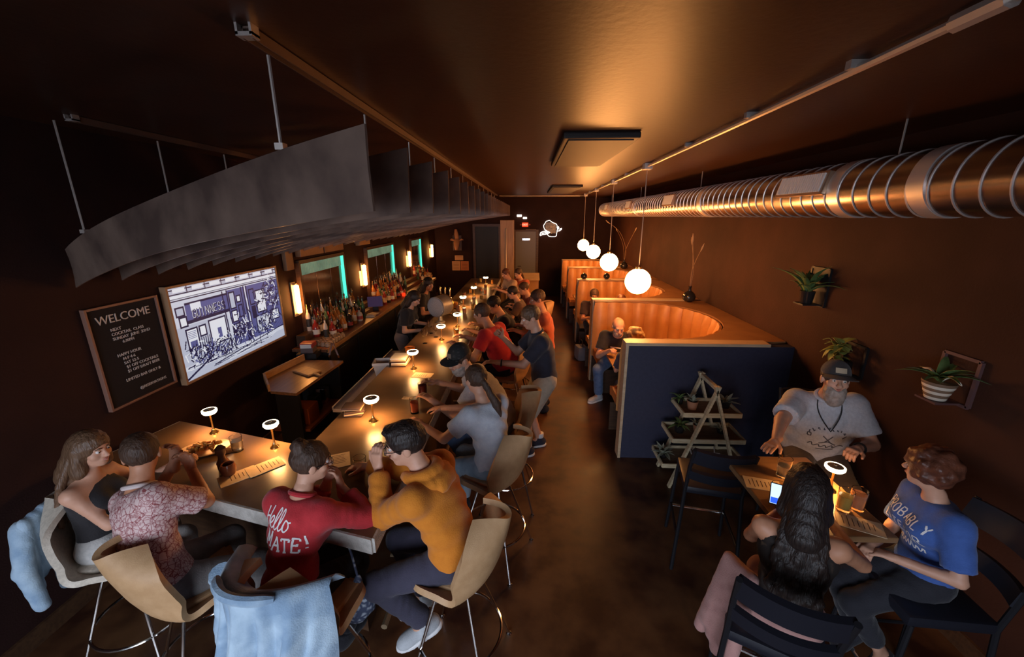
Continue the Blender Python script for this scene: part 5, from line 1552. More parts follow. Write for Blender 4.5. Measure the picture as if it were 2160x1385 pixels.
            if st == 'pony':
                C.ell(hl(0, -.11, -.005), HR, np.array([.026, .024, .024]) * hs, .01)
                a = hl(0, -.12, -.01); b = N - fwd * .12 * S - up_t * .02 + lat * .03; c = N - fwd * .135 * S - up_t * .12 + lat * .035
                C.rc(a, b, .024, .034, .012, wr=.003); C.rc(b, c, .034, .008, .01, wr=.003)
            if st == 'long':
                ln = hair.get('len', .3)
                for sgn in (-1, 1):
                    C.rc(hl(sgn * .066, -.022, .02), hl(sgn * .082, -.02, -.13), .032, .036, .02, wr=.003)
                mid = N - fwd * .085 * S
                C.rc(hl(0, -.07, 0), mid, .07, .075, .03, wr=.003)
        if st == 'fringe_bald':
            C.ell(hl(0, -.02, .012), HR, np.array([.077, .094, .075]) * hs, .01, .002, noise=.001)
            C.ell(hl(0, .03, .09), HR, np.array([.085, .10, .085]) * hs, .01, op='s'); C.ell(hl(0, .112, -.03), HR, np.array([.082, .088, .10]) * hs, .008, op='s')
            C.plane(hl(0, -.06, -.052), -(HR @ nrm(np.array([0, -.35, 1.0]))))
        if not (C.V < 0).any(): pass
        else: obj('hair', blocks_mesh('hair', [C], base), hm, o)
        if st == 'long':
            ln = hair.get('len', .3); wv = hair.get('wave', 0.0); wd = hair.get('width', .085)
            C = Field(np.minimum(N - fwd * .2 - up_t * ln, H) - .22, np.maximum(N - fwd * .2 - up_t * ln, H) + .2, .009)
            rr = random.Random(11)
            for q in range(13):
                x = (q / 12 * 2 - 1) * wd * 1.15
                a = hl(x * .75, -.078 + abs(x) * .35, .02); b = N - fwd * (.105 - abs(x) * .25) * S + lat * x * 1.1 - up_t * .02
                prev = a; C.rc(a, b, .020, .018, .010)
                steps = 7; prev = b
                for j in range(1, steps + 1):
                    tt = j / steps
                    c = b - up_t * (ln * tt * rr.uniform(.9, 1.0)) - fwd * (.035 * math.sin(tt * PI * .6)) + lat * (x * .15 * tt + wv * math.sin(j * 1.9 + q * 2.3)) + fwd * wv * .6 * math.cos(j * 2.1 + q)
                    C.rc(prev, c, .017 * (1 - .3 * tt) + wv * .25, .016 * (1 - .45 * tt) + wv * .2, .008); prev = c
            obj('hair_length', blocks_mesh('hair_length', [C], base), hm, o)
    if hair and hair.get('beard'):
        C = Field(H - .2 * hs, H + .1 * hs, .0078 if not lowdetail else .012)
        bl = hair.get('beardlen', .02)
        C.ell(hl(0, .034, -.066 - bl * .4), HR, np.array([.060, .062, .058 + bl]) * hs, .02, .006, noise=.003, nf=120)
        C.ell(hl(0, .105, -.020), HR, np.array([.05, .06, .036]) * hs, .01, op='s')
        C.ell(hl(0, .106, -.054), HR, np.array([.020, .03, .008]) * hs, .006, op='s')
        C.plane(hl(0, 0, -.028), HR @ np.array([0, -.25, 1.0]))
        obj('beard', blocks_mesh('beard', [C], base), HAIR[hair['beard']], o)
    # ---------------- extras
    for ex_ in extras:
        k_ = ex_[0]
        if k_ == 'glasses':
            m = MB()
            for sgn in (-1, 1):
                m.tube([hl(sgn * .031 + .022 * math.cos(a), .104, .006 + .018 * math.sin(a)) - base for a in [2 * PI * q / 14 for q in range(14)]], .0020 * hs, 6, True)
                m.tube([hl(sgn * .053, .102, .010) - base, hl(sgn * .076, .06, .012) - base, hl(sgn * .083, -.012, .010) - base], .0018, 5)
            m.tube([hl(-.010, .105, .009) - base, hl(.010, .105, .009) - base], .002, 5)
            obj('eyeglasses', m, M_black, o, True)
        if k_ == 'cap':
            C = Field(H - .2 * hs, H + .24 * hs, .0085)
            C.ell(hl(0, -.014, .048), HR, np.array([.074, .092, .085]) * hs, .01, .013)
            C.plane(hl(0, 0, .040), -(HR @ nrm(np.array([0, .12, 1.0]))))
            co_ = obj('cap', blocks_mesh('cap', [C], base), ex_[1], o)
            m = MB()
            def br(u, v): 
                a = PI * (u * .72 + .14); r = .082 + .075 * v * math.sin(a)
                return Vector(hl(math.cos(a) * r * .98, .0 + math.sin(a) * (.098 + .068 * v), .050 - .016 * v - .012 * (math.cos(a)) ** 2) - base)
            m.shell(br, 14, 4, .005)
            obj('cap_brim', m, ex_[1], co_, True)
            if len(ex_) > 2:
                m = MB()
                def pt(u, v):
                    a = PI / 2 + (u - .5) * .75
                    return Vector(hl(math.cos(a) * .088, -.014 + math.sin(a) * (.1075 - .014 * v), .068 + v * .034) - base)
                m.shell(pt, 8, 3, .003)
                obj('cap_patch', m, ex_[2], co_, True)
        if k_ == 'watch':
            Sj, E_, W_ = J[ex_[1]]
            d = nrm(W_ - E_); a_ = nrm(np.cross(d, [0.3, .2, 1])); b_ = np.cross(d, a_); c = W_ - d * .035
            obj('wristwatch', MB().tube([c + (a_ * math.cos(t_) + b_ * math.sin(t_)) * .034 * S - base for t_ in [2 * PI * q / 14 for q in range(14)]], .008, 6, True), M_black, o, True)
        if k_ == 'necklace':
            obj('necklace', MB().tube([N + up_t * .005 + lat * math.sin(a) * .075 + fwd * (.05 + (.105 + .05 * fat) * (1 - abs(a) / 1.9)) - up_t * (.17 * (1 - abs(a) / 1.9)) - base for a in np.linspace(-1.9, 1.9, 15)], .004, 6), M_black, o, True)
    PEOPLE[key] = info
    return info

def bvh_of(o):
    me = o.data
    n = len(me.vertices); co = np.empty(n * 3, np.float32); me.vertices.foreach_get('co', co)
    return BVHTree.FromPolygons([tuple(v) for v in co.reshape(-1, 3)], [tuple(p.vertices) for p in me.polygons])
def print_on(info, part, strokes, origin, xdir, ydir, ray, width, mat, name, lift=.0025, parent=None):
    """Flat print: ribbons laid on a garment by dropping each point on its surface."""
    bv = bvh_of(part); base = info['base']
    m = MB()
    for st in strokes:
        st = [np.array(p, float) for p in st]
        fine = []
        for a, b in zip(st[:-1], st[1:]):
            n = max(1, int(np.linalg.norm(b - a) / .008))
            for q in range(n): fine.append(a + (b - a) * q / n)
        fine.append(st[-1])
        L_ = []; 
        for i, p in enumerate(fine):
            t_ = fine[min(i + 1, len(fine) - 1)] - fine[max(i - 1, 0)]
            t_ = t_ / (np.linalg.norm(t_) + 1e-9); nn = np.array([-t_[1], t_[0]]) * width / 2
            row = []
            for sgn in (1, -1):
                q = p + nn * sgn
                w_ = origin + xdir * q[0] + ydir * q[1] - base
                hit = bv.ray_cast(Vector(w_ - ray * .5), Vector(ray), 1.2)
                row.append(hit[0] + hit[1] * lift if hit[0] is not None else None)
            L_.append(row)
        for i in range(len(L_) - 1):
            qd = [L_[i][0], L_[i][1], L_[i + 1][1], L_[i + 1][0]]
            if all(v is not None for v in qd) and (qd[0] - qd[2]).length < .06: m.add(qd, [(0, 1, 2, 3)])
    if m.f: return obj(name, m, mat, parent or part)
# ------------------------------------------------------------------ garments
M_denimL = fabric('pale_denim', (.22, .33, .46), (.42, .55, .66), 9)
M_denim = fabric('blue_denim', (.075, .13, .26), (.11, .18, .33), 20)
M_greyjean = fabric('grey_jeans', (.17, .16, .16), (.24, .225, .22), 14)
M_navyT = fabric('navy_trousers', (.035, .032, .055))
M_red_s = fabric('red_sweater', (.40, .016, .022), (.48, .022, .03))
M_redT = fabric('red_tee', (.42, .010, .016))
M_must = fabric('mustard_hoodie', (.60, .185, .010), (.66, .215, .014))
M_greyT = fabric('heather_grey', (.50, .50, .54), (.58, .58, .62), 60)
M_paleT = fabric('pale_grey_tee', (.58, .62, .70), (.66, .70, .76), 40)
M_blackT = fabric('black_tee', (.016, .014, .016))
M_polo = fabric('navy_polo', (.022, .022, .036))
M_khaki = fabric('khaki_shorts', (.48, .40, .30))
M_orangeT = fabric('orange_tee', (.50, .11, .05))
M_blueT = fabric('royal_blue_tee', (.045, .105, .34), (.055, .125, .40))
M_blackP = fabric('black_trousers', (.014, .014, .02))
M_whiteP = fabric('off_white_trousers', (.55, .53, .50), (.45, .44, .42), 50)
M_apron = fabric('grey_apron', (.16, .13, .125))
M_pink = fabric('dusty_pink', (.46, .25, .22), (.38, .19, .17), 10)
M_maroon = fabric('maroon_tee', (.16, .02, .02))
M_sneak = fabric('grey_sneaker', (.42, .44, .46))
M_whiteS = pm('white_sole', (.75, .75, .75), .5)
M_print = pm('white_print', (.78, .75, .74), .7)
M_printD = pm('dark_print', (.07, .07, .09), .7)
def pattern(name, c1, c2, sc, th=.35):
    m = bpy.data.materials.new(name); m.use_nodes = True; nt = m.node_tree; b = nt.nodes['Principled BSDF']
    b.inputs['Roughness'].default_value = .85
    tc = nt.nodes.new('ShaderNodeTexCoord'); v = nt.nodes.new('ShaderNodeTexVoronoi'); v.feature = 'DISTANCE_TO_EDGE'; v.inputs['Scale'].default_value = sc
    n = nt.nodes.new('ShaderNodeTexNoise'); n.inputs['Scale'].default_value = sc * 1.3; n.inputs['Detail'].default_value = 4
    ad = nt.nodes.new('ShaderNodeMath'); ad.operation = 'MULTIPLY'; r = nt.nodes.new('ShaderNodeValToRGB')
    nt.links.new(tc.outputs['Object'], v.inputs['Vector']); nt.links.new(tc.outputs['Object'], n.inputs['Vector'])
    nt.links.new(v.outputs[0], ad.inputs[0]); nt.links.new(n.outputs[0], ad.inputs[1]); nt.links.new(ad.outputs[0], r.inputs[0])
    r.color_ramp.elements[0].position = th * .1; r.color_ramp.elements[0].color = rgba(c1); r.color_ramp.elements[1].position = th * .3; r.color_ramp.elements[1].color = rgba(c2)
    nt.links.new(r.outputs[0], b.inputs['Base Color'])
    return m
def floral(name):
    m = pattern(name, (.36, .09, .10), (.78, .64, .62), 38, .10); nt = m.node_tree; b = nt.nodes['Principled BSDF']
    tc = nt.nodes.new('ShaderNodeTexCoord'); n = nt.nodes.new('ShaderNodeTexNoise'); n.inputs['Scale'].default_value = 30; n.inputs['Detail'].default_value = 5
    r = nt.nodes.new('ShaderNodeValToRGB'); e = r.color_ramp.elements; e[0].position = .46; e[0].color = (.80, .68, .66, 1); e[1].position = .50; e[1].color = (.40, .10, .11, 1)
    q = e.new(.53); q.color = (.42, .12, .13, 1); q = e.new(.565); q.color = (.80, .68, .66, 1)
    mx = nt.nodes.new('ShaderNodeMix'); mx.data_type = 'RGBA'; mx.blend_type = 'MULTIPLY'; mx.inputs[0].default_value = .75
    src = b.inputs['Base Color'].links[0].from_socket
    nt.links.new(tc.outputs['Object'], n.inputs['Vector']); nt.links.new(n.outputs[0], r.inputs[0])
    nt.links.new(src, mx.inputs[6]); nt.links.new(r.outputs[0], mx.inputs[7]); nt.links.new(mx.outputs[2], b.inputs['Base Color'])
    return m
M_floral = floral('floral_print')
M_camo = pattern('camouflage', (.012, .012, .012), (.06, .055, .05), 30, 1.0)
M_wrap = pattern('dark_floral_wrap', (.02, .014, .012), (.16, .10, .06), 22, .9)
M_bagp = pattern('blue_white_print', (.07, .09, .16), (.46, .52, .60), 30, .55)

BARH = BZ + .03
# ------------------------------------------------------------------ people at the near end of the bar
person('W1', 'long-haired woman in a dark sleeveless top at the left end of the bar', (-2.46, 1.85, .82), 14, lean=3, S=.86, fem=True, head=(-16, 6), hands=((-2.22, 2.16, 1.12), (-2.17, 1.94, 1.0)), curl=(.5, .5),
       feet=((-2.14, 1.98, .34), (-2.11, 1.84, .34)), top=dict(name='top', mat=M_blackT, sleeve=0, hem=-.02, loose=.008, scoop=.055, wr=.001), bottom=dict(mat=M_whiteP), shoes=M_blackP, hair=dict(style='long', col='lightbrown', len=.26, width=.075))
person('M2', 'man in a pink and white floral shirt with his back to the camera', (-1.86, 1.58, .85), 66, lean=8, side=-22, S=.93, head=(58, 6), hands=((-2.07, 2.0, 1.24), (-1.93, 1.95, 1.22)), elbow=((-.6, .1, -1), (.9, -.2, -.8)), hdir=((np.array([.15, .1, 1]), np.array([0, -.3, 0])), (np.array([-.35, .1, 1]), np.array([0, -1, 0]))), curl=(.6, .6),
       feet=((-1.80, 1.93, .34), (-1.70, 1.80, .34)), knee=(np.array([.3, .9, .4]), np.array([.75, .6, .4])), toe=np.array([.5, .85, -.2]), top=dict(mat=M_floral, sleeve=.85, hem=-.14, loose=.018, collar=True, collarmat=pm('shirt_collar', (.62, .52, .50), .8)), bottom=dict(mat=M_greyjean), shoes=M_blackP, hair=dict(style='short', col='brown'), skin=M_skinT)
i3 = person('W3', 'woman in a red sweater with white lettering on its back, dark hair in a bun', (-1.16, 1.55, .85), 74, lean=18, S=.90, fem=True, head=(-36, 4), hands=((-1.10, 1.89, 1.22), (-1.01, 1.85, 1.21)), elbow=((-.2, .1, -1), (.9, .0, -.7)), hdir=((np.array([.2, .0, 1]), np.array([-.3, -1, 0])), (np.array([-.1, .05, 1]), np.array([-1, -.2, 0]))), curl=(.5, .45),
       feet=((-1.12, 1.82, .34), (-1.02, 1.70, .34)), top=dict(name='sweater', mat=M_red_s, sleeve=1.75, hem=-.16, loose=.02, wr=.004, collar=True), bottom=dict(mat=M_blackP), shoes=M_blackP, hair=dict(style='bun', col='brown'), extras=(('glasses',),))
i4 = person('M4', 'man in a mustard hoodie with glasses leaning on the bar corner, hand at his mouth', (-.39, 1.83, .84), 168, lean=20, S=.99, head=(26, 4), hands=((-.84, 1.97, 1.24), (-1.0, 2.16, 1.12)), elbow=((-.35, -.35, -1), (0, .3, -1)), hdir=((np.array([-.12, .1, 1]), np.array([.3, .9, 0])), None), curl=(.55, .3),
       feet=((-.57, 1.78, .36), (-.62, 1.98, .34)), toe=np.array([-.85, -.45, -.25]), knee=(np.array([-1, -.15, .35]), np.array([-1, .2, .35])), top=dict(name='hoodie', mat=M_must, sleeve=1.9, hem=-.15, loose=.022, wr=.004, hood=True), bottom=dict(mat=M_navyT), shoes=M_sneak, shoe_sole=M_whiteS, hair=dict(style='side', col='black'), extras=(('glasses',),))
person('W5', 'woman with a brown ponytail in a pale grey shirt seated behind the hoodie man', (-.24, 2.67, .84), 140, lean=14, S=.94, fem=True, fat=.25, head=(-8, 6), hands=((-.80, 2.72, 1.11), (-.72, 2.98, 1.11)), curl=(.3, .3),
       feet=((-.60, 2.62, .34), (-.52, 2.86, .34)), top=dict(mat=M_paleT, sleeve=.65, hem=-.16, loose=.022, wr=.004), bottom=dict(mat=M_denimL), shoes=M_blackP, hair=dict(style='pony', col='brown'))
person('M6', 'bearded man in a grey shirt and camouflage cap leaning over the bar', (-.23, 3.33, .84), 186, lean=30, S=1.02, fat=.4, head=(36, 8), hands=((-.80, 3.12, 1.11), (-.84, 3.52, 1.11)), curl=(.4, .4),
       feet=((-.46, 3.20, .34), (-.46, 3.44, .34)), top=dict(mat=M_greyT, sleeve=.62, hem=-.14, loose=.02, wr=.004), bottom=dict(mat=M_denim), shoes=M_blackP, hair=dict(style='short', col='brown', beard='greybeard', beardlen=.02), extras=(('cap', M_camo, pm('cap_badge', (.20, .15, .11), .7)),))
person('M7', 'man in a red short-sleeved shirt seated at the middle of the bar', (-.25, 4.70, .83), 156, lean=27, S=1.06, fat=.3, head=(4, 4), hands=((-.84, 4.62, 1.11), (-.80, 5.02, 1.11)), elbow=((-.1, -.6, -1), None), curl=(.35, .35),
       feet=((-.46, 4.56, .34), (-.44, 4.80, .34)), top=dict(mat=M_redT, sleeve=.62, hem=-.14, loose=.02, wr=.004), bottom=dict(mat=M_blackP), shoes=M_blackP, hair=dict(style='short', col='brown'), skin=M_skinT)
person('M8', 'man in a black shirt and glasses leaning on the bar behind the man in red', (-.16, 5.56, .83), 186, lean=26, S=1.0, head=(18, 14), hands=((-.75, 5.30, 1.11), (-.72, 5.65, 1.11)), curl=(.4, .4),
       feet=((-.44, 5.40, .34), (-.44, 5.60, .34)), top=dict(mat=M_blackT, sleeve=.65, hem=-.12, loose=.018), bottom=dict(mat=M_blackP), shoes=M_blackP, hair=dict(style='short', col='black'), skin=M_skinT, extras=(('glasses',),), lowdetail=False)
i9 = person('M9', 'man standing in the aisle in a dark polo, khaki shorts and dark trainers', (.19, 4.13, .93), 188, lean=10, S=1.03, fat=.15, head=(6, 16), hands=((-.30, 3.92, 1.17), (-.27, 4.20, 1.36)), elbow=((.5, -.2, -1), (.2, .2, -1)), curl=(.3, .9),
       feet=((.02, 4.05, .085), (.16, 4.26, .085)), toe=np.array([-1, -.25, 0]), top=dict(name='polo_shirt', mat=M_polo, sleeve=.75, hem=-.2, loose=.02, wr=.003, collar=True), bottom=dict(name='shorts', mat=M_khaki, len=.95, loose=.02), shoes=M_polo, shoe_sole=M_whiteS, hair=dict(style='short', col='lightbrown'), extras=(('watch', 0),))
# pale mark on his trainers and socks
for i in (0, 1):
    A_ = i9['G'][i][2]; b0 = i9['base']
    obj('sock', MB().lathe([(.044, .0), (.046, .03), (.046, .06), (.042, .065)], tuple(A_ - b0 + np.array([.0, 0, .02])), n=14), M_whiteS, i9['o'], True)
sh_ = [c for c in i9['o'].children if c.name.startswith('shoe')]
for i, s_ in enumerate(sh_[:1]):
    A_ = i9['G'][0][2]
    print_on(i9, s_, [catmull([(-.035, .012), (-.02, -.010), (.0, -.008), (.05, .022)], 4)], A_ + np.array([-.07, 0, -.03]), np.array([1.0, 0.25, 0]), np.array([0, 0, 1.0]), np.array([-.2, 1.0, 0]) / 1.02, .011, M_print, 'shoe_mark')
person('M10', 'dark-haired man in an orange shirt standing behind the man in the polo', (.24, 5.2, .92), 185, lean=6, S=1.0, head=(10, 10), hands=((-.15, 5.2, 1.15), (-.12, 5.5, 1.15)), feet=((.24, 5.1, .085), (.26, 5.32, .085)),
       top=dict(mat=M_orangeT, sleeve=.7, hem=-.18, loose=.018), bottom=dict(mat=M_blackP), shoes=M_blackP, hair=dict(style='short', col='brown'), skin=M_skinT)
# far guests
for k, (key, lab, pv, fc, tm, hr, st) in enumerate([
        ('F1', 'far guest in a pale shirt, left of the two faces before the tan host stand', (-.27, 8.90, .85), 215, fabric('cream_shirt', (.52, .36, .24)), 'auburn', True),
        ('F2', 'far guest in an orange shirt, right of the two faces before the tan host stand', (-.05, 9.0, .85), 230, M_orangeT, 'brown', True),
        ('F3', 'far guest in a maroon shirt with brown hair near the orange shirted man', (.17, 7.12, .83), 200, M_maroon, 'brown', True),
        ('F4', 'dark-haired far guest in a brown shirt leaning on the bar', (.0, 6.60, .83), 175, fabric('brown_shirt', (.10, .05, .035)), 'black', True)]):
    x, y, z = pv
    f_ = np.array([math.cos(math.radians(fc)), math.sin(math.radians(fc)), 0])
    person(key, lab, pv, fc, lean=22, S=.92, fem=(k % 2 == 1), head=(0, 8), hands=(np.array(pv) + f_ * .45 + np.array([0, -.12, .26]), np.array(pv) + f_ * .45 + np.array([0, .12, .26])),
           feet=((x + f_[0] * .25, y - .1, .34 if st else .085), (x + f_[0] * .25, y + .1, .34 if st else .085)) if st else ((x, y - .1, .085), (x, y + .1, .085)), top=dict(mat=tm, sleeve=.65, loose=.018), bottom=dict(mat=M_blackP), shoes=M_blackP, hair=dict(style='short' if k != 1 else 'pony', col=hr), lowdetail=True, eyes=False)
for (x, y, f_, l) in ((.0, 6.62, 180, 'tan shell stool under the dark-haired far guest'), (.17, 7.15, 190, 'tan shell stool under the far guest in maroon'), (-.27, 8.92, 200, 'tan shell stool under the far guest in the pale shirt')):
    stool(x, y, f_, l)
# bartenders
ib = person('B1', 'bartender with long dark hair in a black shirt and grey apron behind the bar', (-1.90, 5.85, .86), -8, lean=18, S=.94, fem=True, head=(-12, 24), hands=((-1.56, 5.98, 1.02), (-1.58, 5.7, 1.0)), curl=(.6, .6),
       feet=((-1.92, 5.95, .085), (-1.92, 5.75, .085)), top=dict(mat=M_blackT, sleeve=.7, hem=-.05, loose=.016), bottom=dict(name='apron', mat=M_apron, loose=.02), shoes=M_blackP, hair=dict(style='long', col='black', len=.16, width=.07))
print_on(ib, ib['top'], [catmull([(-.06, 0), (-.03, .03), (0, 0), (.03, .035), (.07, .01)], 4), [(-.05, -.03), (.05, -.015)]], ib['N'] - ib['up'] * .19, -ib['lat'], ib['up'], -ib['fwd'], .014, M_print, 'shirt_print')
person('B2', 'second bartender in black half hidden behind the first bartender', (-1.92, 6.85, .88), 0, lean=16, S=.96, fem=True, head=(-40, 10), hands=((-1.56, 7.05, 1.04), (-1.56, 6.72, 1.04)), feet=((-1.95, 6.95, .085), (-1.95, 6.75, .085)),
       top=dict(mat=M_blackT, sleeve=.6, hem=-.12, loose=.016), bottom=dict(mat=M_blackP), shoes=M_blackP, hair=dict(style='long', col='black', len=.12, width=.07), skin=M_skinT)

# ------------------------------------------------------------------ people in the booths
ibd = person('D1', 'bald man with a white beard in a black shirt and jeans in the nearest booth', (1.36, 5.80, .58), -106, lean=33, S=1.03, fat=.5, head=(18, 14), hands=((1.45, 5.30, .80), (1.12, 5.32, .84)), curl=(.4, .7),
       feet=((1.40, 5.35, .085), (1.06, 5.52, .085)), knee=(None or np.array([0, -1, .3]), np.array([-.55, -.8, .5])), toe=np.array([-.8, -.6, 0]), top=dict(mat=M_blackT, sleeve=.68, hem=-.1, loose=.02), bottom=dict(mat=M_denim), shoes=M_sneak, shoe_sole=M_whiteS, hair=dict(style='fringe_bald', col='grey', beard='greybeard', beardlen=.012))
print_on(ibd, ibd['top'], [[(-.09, .03), (-.03, .035), (.09, .03)]], ibd['N'] - ibd['up'] * .17, -ibd['lat'], ibd['up'], -ibd['fwd'], .018, M_print, 'shirt_print')
print_on(ibd, ibd['top'], [[(.0, -.05), (.06, -.045)]], ibd['N'] - ibd['up'] * .17, -ibd['lat'], ibd['up'], -ibd['fwd'], .035, M_red, 'shirt_print')
person('D2', 'blond person whose hair shows above the nearest divider', (1.29, 4.58, .58), 88, lean=8, S=.95, fem=True, head=(0, 5), hands=((1.22, 5.0, .80), (1.44, 5.0, .80)), feet=((1.24, 5.0, .085), (1.4, 5.0, .085)), top=dict(mat=M_navyT, sleeve=.7, loose=.016), bottom=dict(mat=M_denim), shoes=M_blackP, hair=dict(style='curly', col='blond'), lowdetail=True, eyes=False)
person('D3', 'dark-haired man with glasses in a dark shirt in the second booth', (1.30, 7.82, .58), -100, lean=24, S=1.0, head=(5, 8), hands=((1.48, 7.38, .80), (1.18, 7.36, .80)), feet=((1.42, 7.42, .085), (1.28, 7.42, .085)), top=dict(mat=fabric('dark_brown_tee', (.035, .02, .02)), sleeve=.7, loose=.018), bottom=dict(mat=M_blackP), shoes=M_blackP, hair=dict(style='short', col='brown'), skin=M_skinT, extras=(('glasses',),))
person('D4', 'brown-haired person whose head top shows above the second divider', (1.64, 6.90, .58), 88, lean=10, S=.93, head=(0, 0), hands=((1.55, 7.2, .80), (1.8, 7.2, .80)), feet=((1.58, 7.22, .085), (1.74, 7.22, .085)), top=dict(mat=M_maroon, sleeve=.7, loose=.016), bottom=dict(mat=M_blackP), shoes=M_blackP, hair=dict(style='short', col='auburn'), lowdetail=True, eyes=False)

# ------------------------------------------------------------------ people at the high table
ig = person('G', 'large bearded man in a grey printed shirt and cap leaning on the high table', (2.29, 2.95, .85), -106, lean=14, side=3, S=1.0, fat=.8, head=(-4, -12), hands=((2.26, 2.52, 1.10), (1.56, 2.37, 1.085)), elbow=((.9, .3, -.5), (-.9, .5, -.2)), hdir=(None, (np.array([-.75, -.65, -.05]), np.array([0, 0, -1]))), curl=(.7, .06),
       feet=((2.24, 2.56, .34), (2.06, 2.66, .34)), knee=(np.array([-.2, -1, .3]), np.array([-.5, -.9, .3])), top=dict(mat=M_greyT, sleeve=.78, hem=-.12, loose=.024, wr=.004, collar=True), bottom=dict(mat=fabric('brown_shorts', (.07, .05, .04))), shoes=M_blackP, hair=dict(style='short', col='brown', beard='greybeard', beardlen=.045), extras=(('cap', fabric('charcoal_cap', (.05, .042, .04)), pm('tan_patch', (.55, .42, .28), .7)), ('necklace',), ('watch', 0)))
def glyph_text(s_, x, y, w, h):
    out = []
    for i, ch in enumerate(s_):
        for st in GLY.get(ch, []): out.append([(x + i * w + p[0] * w * .95, y + p[1] * h) for p in st])
    return out
GLY.update({'P': [[(0, 0), (0, 1), (.5, 1), (.66, .8), (.62, .58), (.45, .48), (0, .48)]], 'R': [[(0, 0), (0, 1), (.5, 1), (.66, .8), (.6, .58), (.42, .48), (0, .48)], [(.35, .48), (.68, 0)]],
            'O': [[(.2, 0), (0, .25), (0, .75), (.2, 1), (.48, 1), (.68, .75), (.68, .25), (.48, 0), (.2, 0)]], 'B': [[(0, 0), (0, 1), (.45, 1), (.6, .85), (.56, .6), (.4, .53), (0, .53)], [(.4, .53), (.64, .4), (.66, .15), (.5, 0), (0, 0)]],
            'L': [[(0, 1), (0, 0), (.6, 0)]], 'Y': [[(0, 1), (.34, .5), (.68, 1)], [(.34, .5), (.34, 0)]], 'F': [[(0, 0), (0, 1), (.62, 1)], [(0, .53), (.48, .53)]]})
# camp style print: arched word, crossed mark with a ridge line, script line
arc = []
rr_ = random.Random(4)
for k in range(9):
    a = (k - 4) * .17
    q = [(rr_.uniform(-.009, .009), rr_.uniform(0, .024)) for _ in range(4)]
    arc.append([((.16 + y_) * math.sin(a) + x_ * math.cos(a), -.10 + (.16 + y_) * math.cos(a) - x_ * math.sin(a)) for x_, y_ in q])
mark = arc + [[(-.05, -.045), (-.02, -.03), (0, -.022), (.02, -.03), (.05, -.045)], [(-.03, .02), (.02, -.03)], [(.03, .02), (-.02, -.03)], [(-.12, .0), (-.10, .0), (-.10, .022), (-.12, .022), (-.12, 0)], [(.09, .0), (.12, .012)],
              catmull([(-.11, -.07), (-.09, -.05), (-.08, -.075), (-.05, -.055), (-.04, -.075), (-.01, -.055), (0, -.075), (.03, -.05), (.04, -.075), (.07, -.055), (.11, -.07)], 4), [(-.06, -.095), (.05, -.095)]]
print_on(ig, ig['top'], mark, ig['N'] - ig['up'] * .24, -ig['lat'], ig['up'], -ig['fwd'], .007, M_printD, 'shirt_print')
person('W', 'woman with long wavy black hair and bare shoulders, back to the camera', (1.22, 1.52, .85), 62, lean=5, S=.90, fem=True, fat=.3, head=(6, 12), hands=((1.36, 1.86, 1.12), (1.58, 1.78, 1.10)), curl=(.7, .4), elbow=((-.8, -.1, -.8), (.9, -.1, -.8)),
       feet=((1.32, 1.84, .34), (1.48, 1.76, .34)), top=dict(name='wrap_top', mat=M_wrap, sleeve=0, hem=.02, loose=.010, scoop=.13, wr=.002), bottom=dict(name='skirt', mat=M_pink), shoes=M_blackP, hair=dict(style='long', col='black', len=.30, width=.060, wave=.016), skin=M_skinT)
iu = person('U', 'person with curly auburn hair in a royal blue printed tee at the high table', (2.07, 1.77, .86), 168, lean=6, S=.85, fem=True, fat=.1, head=(-48, 2), hands=((1.84, 1.70, .99), (1.82, 1.80, .98)), elbow=((.6, -.9, -.6), None), curl=(.6, .6),
       feet=((1.94, 1.70, .34), (1.90, 1.84, .34)), toe=np.array([-.9, -.3, -.2]), top=dict(mat=M_blueT, sleeve=.8, hem=-.18, loose=.018, wr=.003), bottom=dict(mat=M_blackP, len=1.7), shoes=M_blackP, hair=dict(style='curly', col='auburn'))
tx = glyph_text('PROBABLY', -.135, .035, .034, .042) + glyph_text('LATE', -.125, -.035, .034, .042) + glyph_text('FOR', .02, -.035, .034, .042)
cur = []; x = -.09
for k in range(9):
    cur += [(x, -.095), (x + .008, -.072 - (.0 if k % 3 else -.012)), (x + .014, -.095)]; x += .02
print_on(iu, iu['top'], tx + [catmull(cur, 3)], iu['N'] - iu['up'] * .16, -iu['lat'], iu['up'], -iu['fwd'], .0058, M_print, 'shirt_print')

# lettering on the back of the red sweater
s_ = []
def cs(pts, dx, sc=1.0, n=6): return [(p[0] * sc + dx, p[1] * sc) for p in catmull(pts, n)]
s_.append(cs([(.02, 1.02), (.06, .6), (.04, .1), (.0, -.05)], -.135, .085)); s_.append(cs([(.35, 1.1), (.34, .6), (.36, .15), (.45, .05)], -.135, .085)); s_.append(cs([(.0, .5), (.2, .6), (.36, .55)], -.135, .085))
E_l = [(.0, .25), (.16, .35), (.24, .52), (.16, .64), (.05, .5), (.05, .22), (.16, .04), (.32, .16)]
L_l = [(.0, .15), (.14, .5), (.22, .9), (.15, 1.05), (.06, .8), (.05, .25), (.12, .02), (.28, .14)]
O_l = [(.0, .15), (.04, .4), (.16, .58), (.30, .48), (.32, .22), (.2, .02), (.06, .1), (.04, .35), (.14, .55), (.34, .5), (.5, .55)]
for g, dx in ((E_l, -.10), (L_l, -.072), (L_l, -.047), (O_l, -.022)): s_.append(cs(g, dx, .088))
mate = []
ser = .08
def gl2(strokes, dx, dy, w, h): return [[(p[0] * w + dx, p[1] * h + dy) for p in st] for st in strokes]
